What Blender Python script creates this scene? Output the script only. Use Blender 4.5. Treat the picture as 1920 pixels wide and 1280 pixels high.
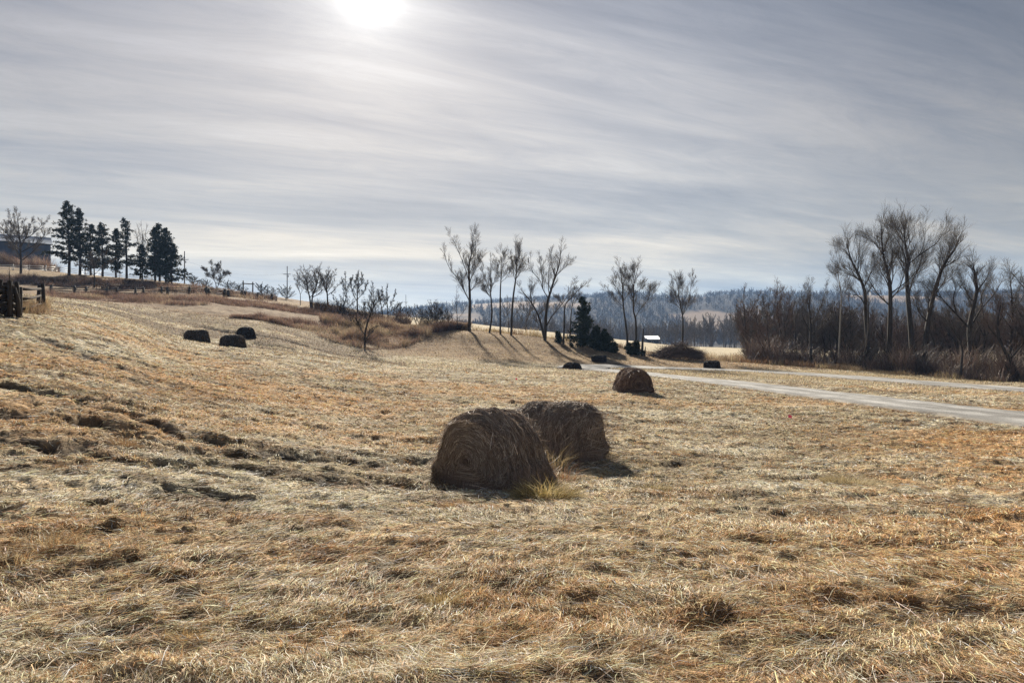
import bpy, math, random
import numpy as np
from mathutils import Vector

for o in list(bpy.data.objects): bpy.data.objects.remove(o)
S = bpy.context.scene
EYE = 1.75                      # camera height above the grass under it
# ------------------------------------------------------------------ camera
cd = bpy.data.cameras.new("camera"); cam = bpy.data.objects.new("camera", cd); S.collection.objects.link(cam)
cam.location = (0, 0, EYE); cam.rotation_euler = (math.radians(90), 0, 0)
cd.sensor_width = 36; cd.lens = 24; cd.clip_end = 12000; cd.clip_start = 0.05
S.camera = cam
S.view_settings.view_transform = 'Standard'; S.view_settings.look = 'None'
S.view_settings.exposure = 1.2; S.view_settings.gamma = 1.0
S.cycles.max_bounces = 5; S.cycles.diffuse_bounces = 2; S.cycles.volume_bounces = 0
S.cycles.transmission_bounces = 2; S.cycles.transparent_max_bounces = 8
S.cycles.use_denoising = True; S.cycles.denoising_prefilter = 'NONE'; S.cycles.use_adaptive_sampling = False

# ------------------------------------------------------------------ sky
SUN = Vector((-270, 1280, 662)).normalized()
SUN_EL = math.asin(SUN.z); SUN_AZ = math.atan2(SUN.x, SUN.y)
W = bpy.data.worlds.new("World"); S.world = W; W.use_nodes = True
nt = W.node_tree; N = nt.nodes; L = nt.links; N.clear()
def nd(t, **k):
    n = N.new(t)
    for a, b in k.items(): setattr(n, a, b)
    return n
def mth(op, a, b=None, c=None, clamp=False):
    n = nd('ShaderNodeMath', operation=op); n.use_clamp = clamp
    for i, v in enumerate((a, b, c)):
        if v is None: continue
        if isinstance(v, (int, float)): n.inputs[i].default_value = v
        else: L.new(v, n.inputs[i])
    return n.outputs[0]
def vmth(op, a, b=None):
    n = nd('ShaderNodeVectorMath', operation=op)
    for i, v in enumerate((a, b)):
        if v is None: continue
        if isinstance(v, (tuple, list, Vector)): n.inputs[i].default_value = v
        else: L.new(v, n.inputs[i])
    return n
def ramp(f, stops, interp='LINEAR'):
    r = nd('ShaderNodeValToRGB'); r.color_ramp.interpolation = interp
    e = r.color_ramp.elements
    while len(e) < len(stops): e.new(0.5)
    for i, (p, c) in enumerate(stops):
        e[i].position = p; e[i].color = (*c, 1) if len(c) == 3 else c
    L.new(f, r.inputs[0]); return r.outputs[0]
def mixc(f, a, b, mode='MIX'):
    m = nd('ShaderNodeMix', data_type='RGBA', blend_type=mode)
    for s, v in ((m.inputs[0], f), (m.inputs[6], a), (m.inputs[7], b)):
        if isinstance(v, (int, float)): s.default_value = v
        elif isinstance(v, tuple): s.default_value = (*v, 1)
        else: L.new(v, s)
    return m.outputs[2]
tc = nd('ShaderNodeTexCoord')
dirn = vmth('NORMALIZE', tc.outputs['Generated']).outputs[0]
sep = nd('ShaderNodeSeparateXYZ'); L.new(dirn, sep.inputs[0])
zc = mth('MAXIMUM', sep.outputs[2], 0.0)
den = mth('ADD', zc, 0.10)
px_ = mth('DIVIDE', sep.outputs[0], den); py_ = mth('DIVIDE', sep.outputs[1], den)
comb = nd('ShaderNodeCombineXYZ'); L.new(px_, comb.inputs[0]); L.new(py_, comb.inputs[1])
def cloudnoise(rot, sc, scale, det, rough, dist, seed):
    mp = nd('ShaderNodeMapping'); L.new(comb.outputs[0], mp.inputs[0])
    mp.inputs['Rotation'].default_value = (0, 0, math.radians(rot)); mp.vector_type = 'TEXTURE'; mp.inputs['Scale'].default_value = (1/sc[0], 1/sc[1], 1)
    mp.inputs['Location'].default_value = (seed, seed*.7, 0)
    n = nd('ShaderNodeTexNoise'); L.new(mp.outputs[0], n.inputs['Vector'])
    n.inputs['Scale'].default_value = scale; n.inputs['Detail'].default_value = det
    n.inputs['Roughness'].default_value = rough; n.inputs['Distortion'].default_value = dist
    return n.outputs[0]
n1 = cloudnoise(20, (0.22, 1.0), 1.25, 7, 0.60, 0.9, 5.1)      # long cirrus bands
n2 = cloudnoise(12, (0.55, 1.0), 0.6, 6, 0.58, 1.1, 11.3)     # broad veils
n3 = cloudnoise(26, (0.28, 1.0), 5.0, 9, 0.74, 1.2, 23.7)    # fine streaks
base = ramp(zc, [(0.0, (.50, .60, .68)), (.045, (.47, .575, .655)), (.085, (.53, .565, .57)), (.125, (.66, .61, .52)),
                 (.165, (.54, .525, .485)), (.21, (.40, .405, .41)), (.30, (.365, .362, .375)), (.42, (.27, .285, .33)), (.60, (.155, .19, .27)), (1, (.15, .18, .25))], 'B_SPLINE')
m1 = mth('MULTIPLY_ADD', n1, 1.9, 0.06)
m2 = mth('MULTIPLY_ADD', n2, 1.7, 0.16)
m3 = mth('MULTIPLY_ADD', n3, 0.60, 0.70)
mod = mth('MULTIPLY', mth('MULTIPLY', m1, m2), m3)
# bluish gaps, warm grey cloud
tint = mixc(mth('MULTIPLY_ADD', mod, 1.3, -0.75, clamp=True), (.84, .93, 1.12), (1.07, 1.0, .925))
amp = mth('MULTIPLY_ADD', mth('MINIMUM', zc, 0.35), 1.9, 0.40)      # bands flatten out low in the sky
mod2 = mth('ADD', mth('MULTIPLY', mth('SUBTRACT', mod, 1.0), amp), 1.0)
cl = mixc(1.0, mixc(0.8, base, tint, 'MULTIPLY'), (1, 1, 1), 'MULTIPLY')
sc_ = nd('ShaderNodeVectorMath', operation='SCALE'); L.new(cl, sc_.inputs[0]); L.new(mod2, sc_.inputs['Scale'])
side = mth('SUBTRACT', mth('MULTIPLY_ADD', sep.outputs[0], -0.24, 1.04), mth('MULTIPLY', mth('MULTIPLY', sep.outputs[0], sep.outputs[0]), mth('MULTIPLY', zc, 1.9)))            # the side away from the sun is deeper
sc2 = nd('ShaderNodeVectorMath', operation='SCALE'); L.new(sc_.outputs[0], sc2.inputs[0]); L.new(side, sc2.inputs['Scale'])
dt = vmth('DOT_PRODUCT', dirn, tuple(SUN)).outputs['Value']; dt = mth('MAXIMUM', dt, 0.0)
g1 = mth('MULTIPLY', mth('POWER', dt, 1800.0), 1.4)
g2 = mth('MULTIPLY', mth('POWER', dt, 190.0), 0.28)
g3 = mth('MULTIPLY', mth('POWER', dt, 14.0), 0.12)
gl = mth('ADD', g1, mth('MULTIPLY', mth('ADD', g2, g3), mod))
gcol = nd('ShaderNodeVectorMath', operation='SCALE'); gcol.inputs[0].default_value = (1, .985, .93); L.new(gl, gcol.inputs['Scale'])
veil = vmth('DOT_PRODUCT', dirn, tuple(Vector((300, 1280, 400)).normalized())).outputs['Value']      # brighter veil of thin cloud right of the sun
gl = mth('ADD', gl, mth('MULTIPLY', mth('MULTIPLY', mth('POWER', mth('MAXIMUM', veil, 0.0), 30.0), 0.13), mod)); L.new(gl, gcol.inputs['Scale'])
tot = vmth('ADD', sc2.outputs[0], gcol.outputs[0]).outputs[0]
sky = nd('ShaderNodeTexSky'); sky.sky_type = 'NISHITA'; sky.sun_disc = False
sky.sun_elevation = SUN_EL; sky.sun_rotation = SUN_AZ
b1 = nd('ShaderNodeBackground'); L.new(sky.outputs[0], b1.inputs[0]); b1.inputs[1].default_value = 0.06
b2 = nd('ShaderNodeBackground'); L.new(tot, b2.inputs[0]); b2.inputs[1].default_value = 0.365
mx = nd('ShaderNodeMixShader'); mx.inputs[0].default_value = 0.92
L.new(b1.outputs[0], mx.inputs[1]); L.new(b2.outputs[0], mx.inputs[2])
wo = nd('ShaderNodeOutputWorld'); L.new(mx.outputs[0], wo.inputs[0])
# ------------------------------------------------------------------ sun
sl = bpy.data.lights.new("sun", 'SUN'); sl.energy = 5.0; sl.angle = math.radians(2.8); sl.color = (1, .925, .80)
so = bpy.data.objects.new("sun", sl); S.collection.objects.link(so); so.location = (-20, 60, 60)
so.rotation_euler = SUN.to_track_quat('Z', 'Y').to_euler()

# ------------------------------------------------------------------ mesh helpers
COL = S.collection
def mesh_np(V, F, col=None, smooth=False, name="mesh"):
    """V (n,3), F (m,k) faces of k corners, col (n,3) per vertex"""
    me = bpy.data.meshes.new(name); V = np.ascontiguousarray(V, dtype=np.float32)
    m, k = F.shape
    me.vertices.add(len(V)); me.vertices.foreach_set('co', V.ravel())
    me.loops.add(m*k); me.loops.foreach_set('vertex_index', np.ascontiguousarray(F, dtype=np.int32).ravel())
    me.polygons.add(m); me.polygons.foreach_set('loop_start', np.arange(0, m*k, k, dtype=np.int32))
    if smooth: me.polygons.foreach_set('use_smooth', np.ones(m, dtype=bool))
    me.update(calc_edges=True)
    if col is not None:
        a = me.color_attributes.new("Col", 'FLOAT_COLOR', 'POINT')
        c = np.ones((len(V), 4), dtype=np.float32); c[:, :3] = col
        a.data.foreach_set('color', c.ravel())
    return me
def obj(name, me, mat, parent=None, label=None, cat=None, kind=None, group=None, loc=None):
    o = bpy.data.objects.new(name, me); COL.objects.link(o)
    if mat is not None and me is not None: me.materials.append(mat)
    if parent is not None: o.parent = parent
    if loc is not None: o.location = loc
    for k, v in (('label', label), ('category', cat), ('kind', kind), ('group', group)):
        if v: o[k] = v
    return o
def thing(name, label, cat, loc, rz=0, group=None):
    o = obj(name, None, None, None, label, cat, None, group, loc); o.rotation_euler = (0, 0, rz)
    o.empty_display_size = 0.3
    return o
class Geo:
    """collects quads"""
    def __init__(s): s.V = []; s.F = []; s.n = 0
    def add(s, V, F):
        s.V.append(np.asarray(V, float)); s.F.append(np.asarray(F, int) + s.n); s.n += len(V)
    def box(s, c, d, rz=0, rx=0, ry=0):
        v = np.array([[x, y, z] for x in (-.5, .5) for y in (-.5, .5) for z in (-.5, .5)])*np.array(d)
        M = np.array(__import__('mathutils').Euler((rx, ry, rz)).to_matrix()); v = v@M.T + np.array(c)
        s.add(v, [[0, 1, 3, 2], [4, 6, 7, 5], [0, 4, 5, 1], [2, 3, 7, 6], [0, 2, 6, 4], [1, 5, 7, 3]])
    def tube(s, pts, rad, n=6, cap=True):
        V, F = tube_np(pts, rad, n)
        if cap:
            m = len(V); V = np.vstack([V, [pts[0]], [pts[-1]]]); last = (len(pts)-1)*n
            ex = []
            for i in range(0, n, 2):
                a, b, c = i, (i+1) % n, (i+2) % n
                ex.append([m, c, b, a]); ex.append([m+1, last+a, last+b, last+c])
            F = np.vstack([F, ex])
        s.add(V, F)
    def mesh(s, smooth=False, col=None): return mesh_np(np.vstack(s.V), np.vstack(s.F), col, smooth)
def tube_np(pts, rad, n):
    P = np.asarray(pts, float); T = np.gradient(P, axis=0); T /= np.linalg.norm(T, axis=1)[:, None]+1e-9
    ref = np.array([0.3, 0.9, 0.1]) if abs(T[0][2]) > .7 else np.array([0, 0, 1.])
    A = np.cross(T, ref); A /= np.linalg.norm(A, axis=1)[:, None]+1e-9; B = np.cross(T, A)
    th = np.arange(n)*2*math.pi/n; R = np.asarray(rad, float)[:, None, None]
    V = P[:, None, :] + R*(A[:, None, :]*np.cos(th)[None, :, None]+B[:, None, :]*np.sin(th)[None, :, None])
    F = []
    for i in range(len(P)-1):
        for j in range(n):
            F.append([i*n+j, i*n+(j+1) % n, (i+1)*n+(j+1) % n, (i+1)*n+j])
    return V.reshape(-1, 3), np.array(F)
def frusta(P0, P1, R0, R1, n=3):
    P0, P1 = np.asarray(P0, float), np.asarray(P1, float); R0, R1 = np.asarray(R0, float), np.asarray(R1, float)
    T = P1-P0; T /= np.linalg.norm(T, axis=1)[:, None]+1e-9
    ref = np.where(np.abs(T[:, 2:3]) > .8, np.array([[1., 0, 0]]), np.array([[0, 0, 1.]]))
    A = np.cross(T, ref); A /= np.linalg.norm(A, axis=1)[:, None]+1e-9; B = np.cross(T, A)
    th = np.arange(n)*2*math.pi/n
    ring = A[:, None, :]*np.cos(th)[None, :, None] + B[:, None, :]*np.sin(th)[None, :, None]
    V = np.concatenate([P0[:, None, :]+ring*R0[:, None, None], P1[:, None, :]+ring*R1[:, None, None]], axis=1)
    m = len(P0); base_ = (np.arange(m)*2*n)[:, None, None]; j = np.arange(n)
    f = np.stack([j, (j+1) % n, n+(j+1) % n, n+j], axis=1)[None] + base_
    return V.reshape(-1, 3), f.reshape(-1, 4)

# ------------------------------------------------------------------ noise
def hsh(ix, iy, seed):
    h = (ix.astype(np.int64)*374761393 + iy.astype(np.int64)*668265263 + seed*974634777) & 0xffffffff
    h = ((h ^ (h >> 13))*1274126177) & 0xffffffff; h = h ^ (h >> 16)
    return (h & 0xffffff)/float(0xffffff)
def vnoise(x, y, seed=0):
    ix, iy = np.floor(x), np.floor(y); fx, fy = x-ix, y-iy
    fx = fx*fx*fx*(fx*(fx*6-15)+10); fy = fy*fy*fy*(fy*(fy*6-15)+10)
    a = hsh(ix, iy, seed); b = hsh(ix+1, iy, seed); c = hsh(ix, iy+1, seed); d = hsh(ix+1, iy+1, seed)
    return (a*(1-fx)+b*fx)*(1-fy)+(c*(1-fx)+d*fx)*fy
def fbm(x, y, oct=4, seed=0, gain=.5):
    s = 0; a = 1; t = 0
    for o in range(oct):
        s = s+a*vnoise(x, y, seed+o*17); t += a; a *= gain; x, y = x*2.03+11.7, y*2.03-5.3
    return s/t
def sstep(a, b, x): t = np.clip((x-a)/(b-a), 0, 1); return t*t*(3-2*t)

# ------------------------------------------------------------------ the land: heights relative to the eye, by bearing column and depth
def col(*p): return list(p)
HC = {
 0:   [(3.6,-1.80),(6,-1.80),(9,-1.70),(12,-1.45),(18,-.85),(24,-.05),(30,1.0),(48,2.8),(70,4.6),(100,7.6),(120,10),(135,12.9),(150,15.5),(180,20.5),(220,24),(400,20)],
 200: [(3.6,-1.8),(6,-1.8),(9,-1.75),(12,-1.62),(18,-1.3),(25,-.75),(35,.35),(45,1.25),(60,2.1),(85,4.5),(100,6.0),(112,7.6),(125,9.5),(140,12.4),(152,14.2),(175,16.2),(200,17),(300,14)],
 350: [(3.6,-1.8),(6,-1.85),(9,-1.9),(12,-1.9),(18,-1.75),(25,-1.5),(35,-1.1),(45,-.5),(52,-.15),(62,-.1),(75,.8),(90,3.2),(100,5.3),(112,7.2),(118,8.1),(135,10.3),(150,12.3),(175,14.6),(190,15.2),(240,13)],
 500: [(3.6,-1.8),(6,-1.9),(9,-2.05),(12,-2.15),(18,-2.15),(25,-2.0),(35,-1.6),(45,-1.0),(52,-.75),(60,-.75),(70,.05),(80,.9),(95,2.9),(105,4.0),(120,5.9),(135,7.5),(145,8.4),(165,10.5),(190,12.7),(210,13.4),(280,11)],
 650: [(3.6,-1.8),(6,-1.95),(9,-2.15),(12,-2.35),(18,-2.45),(25,-2.4),(35,-2.2),(45,-1.9),(60,-1.7),(75,-1.6),(86,-1.0),(94,.3),(105,2.3),(120,4.0),(140,6.0),(170,8.2),(200,9.6),(260,11),(400,10)],
 780: [(3.6,-1.8),(6,-1.97),(9,-2.2),(12,-2.5),(18,-2.6),(25,-2.6),(35,-2.5),(45,-2.4),(60,-2.3),(75,-2.3),(88,-1.8),(100,-.3),(110,1.9),(120,2.7),(130,3.2),(160,4.4),(220,7),(300,10)],
 880: [(3.6,-1.8),(6,-1.97),(9,-2.2),(12,-2.52),(18,-2.62),(25,-2.65),(35,-2.62),(45,-2.6),(60,-2.55),(75,-2.6),(86,-2.4),(92,-1.9),(100,-.5),(108,1.5),(113,1.95),(130,1.7),(180,3.2),(300,7.6)],
 960: [(3.6,-1.8),(6,-1.97),(9,-2.25),(12,-2.55),(18,-2.68),(25,-2.75),(38,-2.8),(50,-2.8),(70,-2.82),(84,-2.8),(95,-1.7),(105,.4),(111,1.15),(130,.8),(200,2.2),(300,5.6)],
 1080:[(3.6,-1.8),(6,-1.97),(9,-2.28),(12,-2.58),(18,-2.72),(25,-2.82),(38,-2.85),(50,-2.9),(66,-2.95),(80,-3.1),(88,-3.1),(96,-2.5),(105,-.95),(112,.1),(130,-.5),(200,.2),(300,2.8)],
 1180:[(3.6,-1.8),(6,-1.97),(9,-2.28),(12,-2.6),(18,-2.78),(25,-2.88),(38,-2.85),(50,-2.92),(62,-3.05),(75,-3.2),(88,-3.3),(96,-2.8),(105,-1.8),(112,-1.1),(130,-1.9),(200,-1),(300,.3)],
 1300:[(3.6,-1.8),(6,-1.97),(9,-2.28),(12,-2.6),(18,-2.85),(25,-3.0),(38,-3.1),(50,-3.2),(62,-3.35),(75,-3.45),(88,-3.5),(96,-3.25),(105,-2.75),(112,-2.5),(130,-3.2),(200,-3),(300,-2.3)],
 1450:[(3.6,-1.8),(6,-1.97),(9,-2.28),(12,-2.6),(18,-2.9),(25,-3.1),(35,-3.3),(47,-3.45),(60,-3.55),(75,-3.65),(88,-3.65),(98,-3.3),(108,-3.25),(125,-4.6),(200,-4.2),(300,-3.6)],
 1600:[(3.6,-1.8),(6,-1.97),(9,-2.3),(12,-2.6),(18,-3.0),(25,-3.25),(35,-3.4),(50,-3.6),(70,-3.8),(85,-3.8),(93,-3.9),(106,-5),(200,-4.7),(300,-4.5)],
 1750:[(3.6,-1.8),(6,-2.0),(9,-2.3),(12,-2.6),(18,-3.05),(25,-3.35),(32,-3.45),(45,-3.65),(60,-3.9),(72,-3.95),(82,-4.1),(94,-5.2),(200,-5.0),(300,-4.8)],
 1920:[(3.6,-1.8),(6,-2.0),(9,-2.3),(12,-2.6),(18,-3.1),(25,-3.4),(31,-3.5),(42,-3.65),(54,-3.9),(66,-4.05),(76,-4.6),(90,-5.3),(200,-5.1),(300,-5)],
}
RIDGE = [(-900,600),(300,600),(650,596),(740,590),(780,583),(830,574),(900,569),(970,562),(1100,560),(1190,555),(1240,561),(1280,567),(1310,561),(1345,552),(1400,554),(1450,557),(1600,553),(1750,554),(1920,551),(2800,551)]
VAL = [(-900,8),(500,9),(650,8),(780,5),(880,1),(960,-1),(1080,-3),(1180,-4),(1450,-5),(2800,-5)]
def pchip(xk, yk, x):
    xk = np.array(xk); yk = np.array(yk); h = np.diff(xk); d = np.diff(yk)/h; m = np.zeros(len(xk))
    for i in range(1, len(xk)-1):
        if d[i-1]*d[i] > 0:
            w1 = 2*h[i]+h[i-1]; w2 = h[i]+2*h[i-1]; m[i] = (w1+w2)/(w1/d[i-1]+w2/d[i])
    m[0], m[-1] = d[0], d[-1]
    i = np.clip(np.searchsorted(xk, x)-1, 0, len(h)-1); t = (x-xk[i])/h[i]
    r = (2*t**3-3*t**2+1)*yk[i]+(t**3-2*t**2+t)*h[i]*m[i]+(-2*t**3+3*t**2)*yk[i+1]+(t**3-t**2)*h[i]*m[i+1]
    return np.where(x < xk[0], yk[0], np.where(x > xk[-1], yk[-1], r))
PXG = np.arange(-900, 2801, 20.); VG = np.linspace(math.log(1.0), math.log(9000), 520)
def build_table():
    keys = sorted(HC); rows = []
    for k in keys:
        p = [(1.5, -1.75), (2.5, -1.76)] + HC[k]
        v = np.interp(k, *zip(*VAL)); ry = np.interp(k, *zip(*RIDGE))
        last = p[-1][0]
        if last < 420: p.append((480, v))
        p += [(620, v+1), (800, v+8), (1000, 28 if k > 700 else 20), (1280, (632-ry)/1280*1300), (1620, (640-ry)/1280*1620), (2100, (640-ry)/1280*1500), (4000, 0), (9000, -20)]
        rows.append(pchip([math.log(a) for a, b in p], [b for a, b in p], VG))
    R = np.array(rows); T = np.zeros((len(PXG), len(VG)))
    ks = np.array(keys, float)
    for j in range(len(VG)):
        T[:, j] = pchip(ks, R[:, j], PXG)
    far = np.interp(PXG, *zip(*RIDGE))      # exact ridge line by column
    for j, v in enumerate(VG):
        w = sstep(900, 1500, math.exp(v))*(1-sstep(2000, 3500, math.exp(v)))
        T[:, j] = T[:, j]*(1-w) + w*(640-far)/1280*min(math.exp(v), 1620)
    k = np.exp(-0.5*(np.arange(-4, 5)/1.6)**2); k /= k.sum()
    P = np.pad(T, ((4, 4), (0, 0)), mode='edge'); T = sum(k[i]*P[i:i+len(PXG)] for i in range(9))
    k = np.exp(-0.5*(np.arange(-3, 4)/1.2)**2); k /= k.sum()
    P = np.pad(T, ((0, 0), (3, 3)), mode='edge'); T = sum(k[i]*P[:, i:i+len(VG)] for i in range(7))
    return T + EYE
TAB = build_table()
AZM = math.atan((2700-960)/1280.)
def bearing(x, y):
    x, y = np.asarray(x, float), np.asarray(y, float)
    r = np.hypot(x, y); az = np.arctan2(x, y); azc = np.clip(az, -AZM, AZM)
    return r, az, 960+1280*np.tan(azc), r*np.cos(azc)
def base_h(x, y):
    r, az, px, Y = bearing(x, y)
    u = np.clip((px-PXG[0])/20., 0, len(PXG)-1.001); v = np.clip((np.log(np.maximum(Y, 1.0))-VG[0])/(VG[1]-VG[0]), 0, len(VG)-1.001)
    iu, iv = u.astype(int), v.astype(int); fu, fv = u-iu, v-iv
    h = (TAB[iu, iv]*(1-fu)+TAB[iu+1, iv]*fu)*(1-fv)+(TAB[iu, iv+1]*(1-fu)+TAB[iu+1, iv+1]*fu)*fv
    w = sstep(1.1, 2.9, np.abs(az))
    return h*(1-w)+w*(0.0-np.minimum(r, 300)*0.01)
# ---- gravel road centre line (world x, y)
RD = np.array([(32,-40),(29,-10),(27,8),(25.2,20),(23.6,31),(22.2,39),(20.4,49),(17.6,58),(14.0,66),(10.6,74),(8.6,81),(9.6,86.5),(14,88.3),(20,87.6),(28,84.5),(34.5,77),(38.8,67),(41.5,56),(44,42),(47,22),(50,-10),(52,-40)], float)
def catmull(P, n=12):
    out = []
    Q = np.vstack([2*P[0]-P[1], P, 2*P[-1]-P[-2]])
    for i in range(1, len(Q)-2):
        for t in np.arange(n)/n:
            a, b, c, d = Q[i-1:i+3]
            out.append(.5*((2*b)+(-a+c)*t+(2*a-5*b+4*c-d)*t*t+(-a+3*b-3*c+d)*t**3))
    out.append(P[-1]); return np.array(out)
RC = catmull(RD)
def seg_dist(x, y, P):
    """distance to a polyline, and signed side"""
    x, y = np.asarray(x, float), np.asarray(y, float); best = np.full(x.shape, 1e9)
    for a, b in zip(P[:-1], P[1:]):
        d = b-a; l2 = d@d+1e-9; t = np.clip(((x-a[0])*d[0]+(y-a[1])*d[1])/l2, 0, 1)
        best = np.minimum(best, np.hypot(x-a[0]-t*d[0], y-a[1]-t*d[1]))
    return best
def local(x, y, P, pad, fn, init):
    out = np.full(np.shape(x), init, float)
    m = (x > P[:, 0].min()-pad) & (x < P[:, 0].max()+pad) & (y > P[:, 1].min()-pad) & (y < P[:, 1].max()+pad)
    if m.any(): out[m] = fn(x[m], y[m])
    return out
def road_d(x, y): return local(x, y, RC, 8, lambda a, b: seg_dist(a, b, RC[::3]), 99.)
def W2(px, Y): return ((px-960)/1280.*Y, Y)
# ---- erosion gullies crossing the slope on the left: pixel column and depth -> world
GUL = [([(-60, 17.0), (60, 16.4), (150, 15.6), (240, 14.9), (330, 14.2), (450, 13.7), (560, 13.6), (640, 13.8)], .30, .13),
       ([(170, 13.4), (230, 12.9), (290, 12.4), (340, 12.2), (420, 12.6)], .34, .26),
       ([(-80, 13.6), (40, 13.2), (130, 13.0), (200, 12.9)], .22, .10),
       ([(430, 12.6), (520, 13.0), (620, 13.4), (740, 14.1), (820, 15.0)], .26, .11),
       ([(-60, 10.9), (60, 10.7), (150, 10.3), (260, 10.3), (330, 10.5)], .24, .09),
       ([(420, 10.9), (520, 10.9), (640, 11.3), (760, 11.6)], .22, .08),
       ([(100, 27), (220, 24), (330, 22.5)], .3, .08),
       ([(1110, 16.0), (1200, 15.6), (1280, 15.4)], .25, .07),
       ([(380, 82), (480, 78), (600, 76), (700, 78)], .6, .2),
       ([(700, 47), (800, 46), (900, 44)], .5, .08),
       ([(480, 68), (580, 66), (690, 69)], .8, .22)]
GUL = [(np.array([W2(*p) for p in g]), w, d) for g, w, d in GUL]
def gully(x, y):
    """0..1 closeness to a gully, and the depth carved"""
    m = np.zeros(np.shape(x)); dep = np.zeros(np.shape(x))
    wob = fbm(x*1.3, y*2.5, 3, 71)
    for P, w, d in GUL:
        wx = w*(0.5+1.5*wob)
        g = local(x, y, P, 3, lambda a, b: seg_dist(a + (fbm(a*.8, b*.8, 2, 5)-.5)*1.0, b + (fbm(a*.9, b*.9, 3, 9)-.5)*1.1, P), 99.)
        k = np.exp(-(g/wx)**2)*sstep(.30, .46, wob+0.08)
        m = np.maximum(m, k); dep = np.maximum(dep, k*d*1.7)
    lw = (1-sstep(700, 1000, 960+1280*x/np.maximum(y, 1.)))*.75+.25
    rg_ = fbm(x*.33+4, y*1.15, 3, 77); br = sstep(.50, .60, fbm(x*.45, y*.8, 3, 79))*sstep(4, 8, y)*(1-sstep(34, 50, y))*lw
    k = np.exp(-((rg_-.5)/.022)**2)*br*(y > 0); m = np.maximum(m, k*.9); dep = np.maximum(dep, k*.13)
    return m, dep
def micro(x, y):
    r, az, px, Y = bearing(x, y)
    f = fbm(x*.55, y*1.2, 3, 1)-.5; g = fbm(x*1.5+7, y*2.9, 3, 31)-.5; k = fbm(x*4.2, y*6.5, 3, 61)-.5
    n = f*.15 + g*.12 + k*.13*(r < 60)
    rocky = 1-sstep(84, 92, Y)*(px > 640)                       # the mown hill is smoother
    big = (fbm(x*.06, y*.1, 3, 91)-.5)*sstep(15, 60, r)*(1-sstep(400, 900, r))*.5
    far = (fbm(x*.004, y*.004, 4, 93)-.5)*15*sstep(900, 1300, r)*(1-sstep(1450, 1700, r)*.6)
    return n*(0.35+0.65*rocky)*(1-sstep(120, 400, r)) + big + far
def height(x, y, rd=None):
    x, y = np.asarray(x, float), np.asarray(y, float)
    rd = road_d(x, y) if rd is None else rd
    k = sstep(3.1, 5.4, rd)
    return base_h(x, y) + micro(x, y)*(0.06+.94*k) - gully(x, y)[1]*k - 0.16*(1-sstep(2.8, 3.7, rd))
def gz(x, y): return float(height(np.array([x]), np.array([y]))[0])
def spot(px, Y, dz=0.0):
    x = (px-960)/1280.*Y; return Vector((x, Y, gz(x, Y)+dz))

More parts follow.
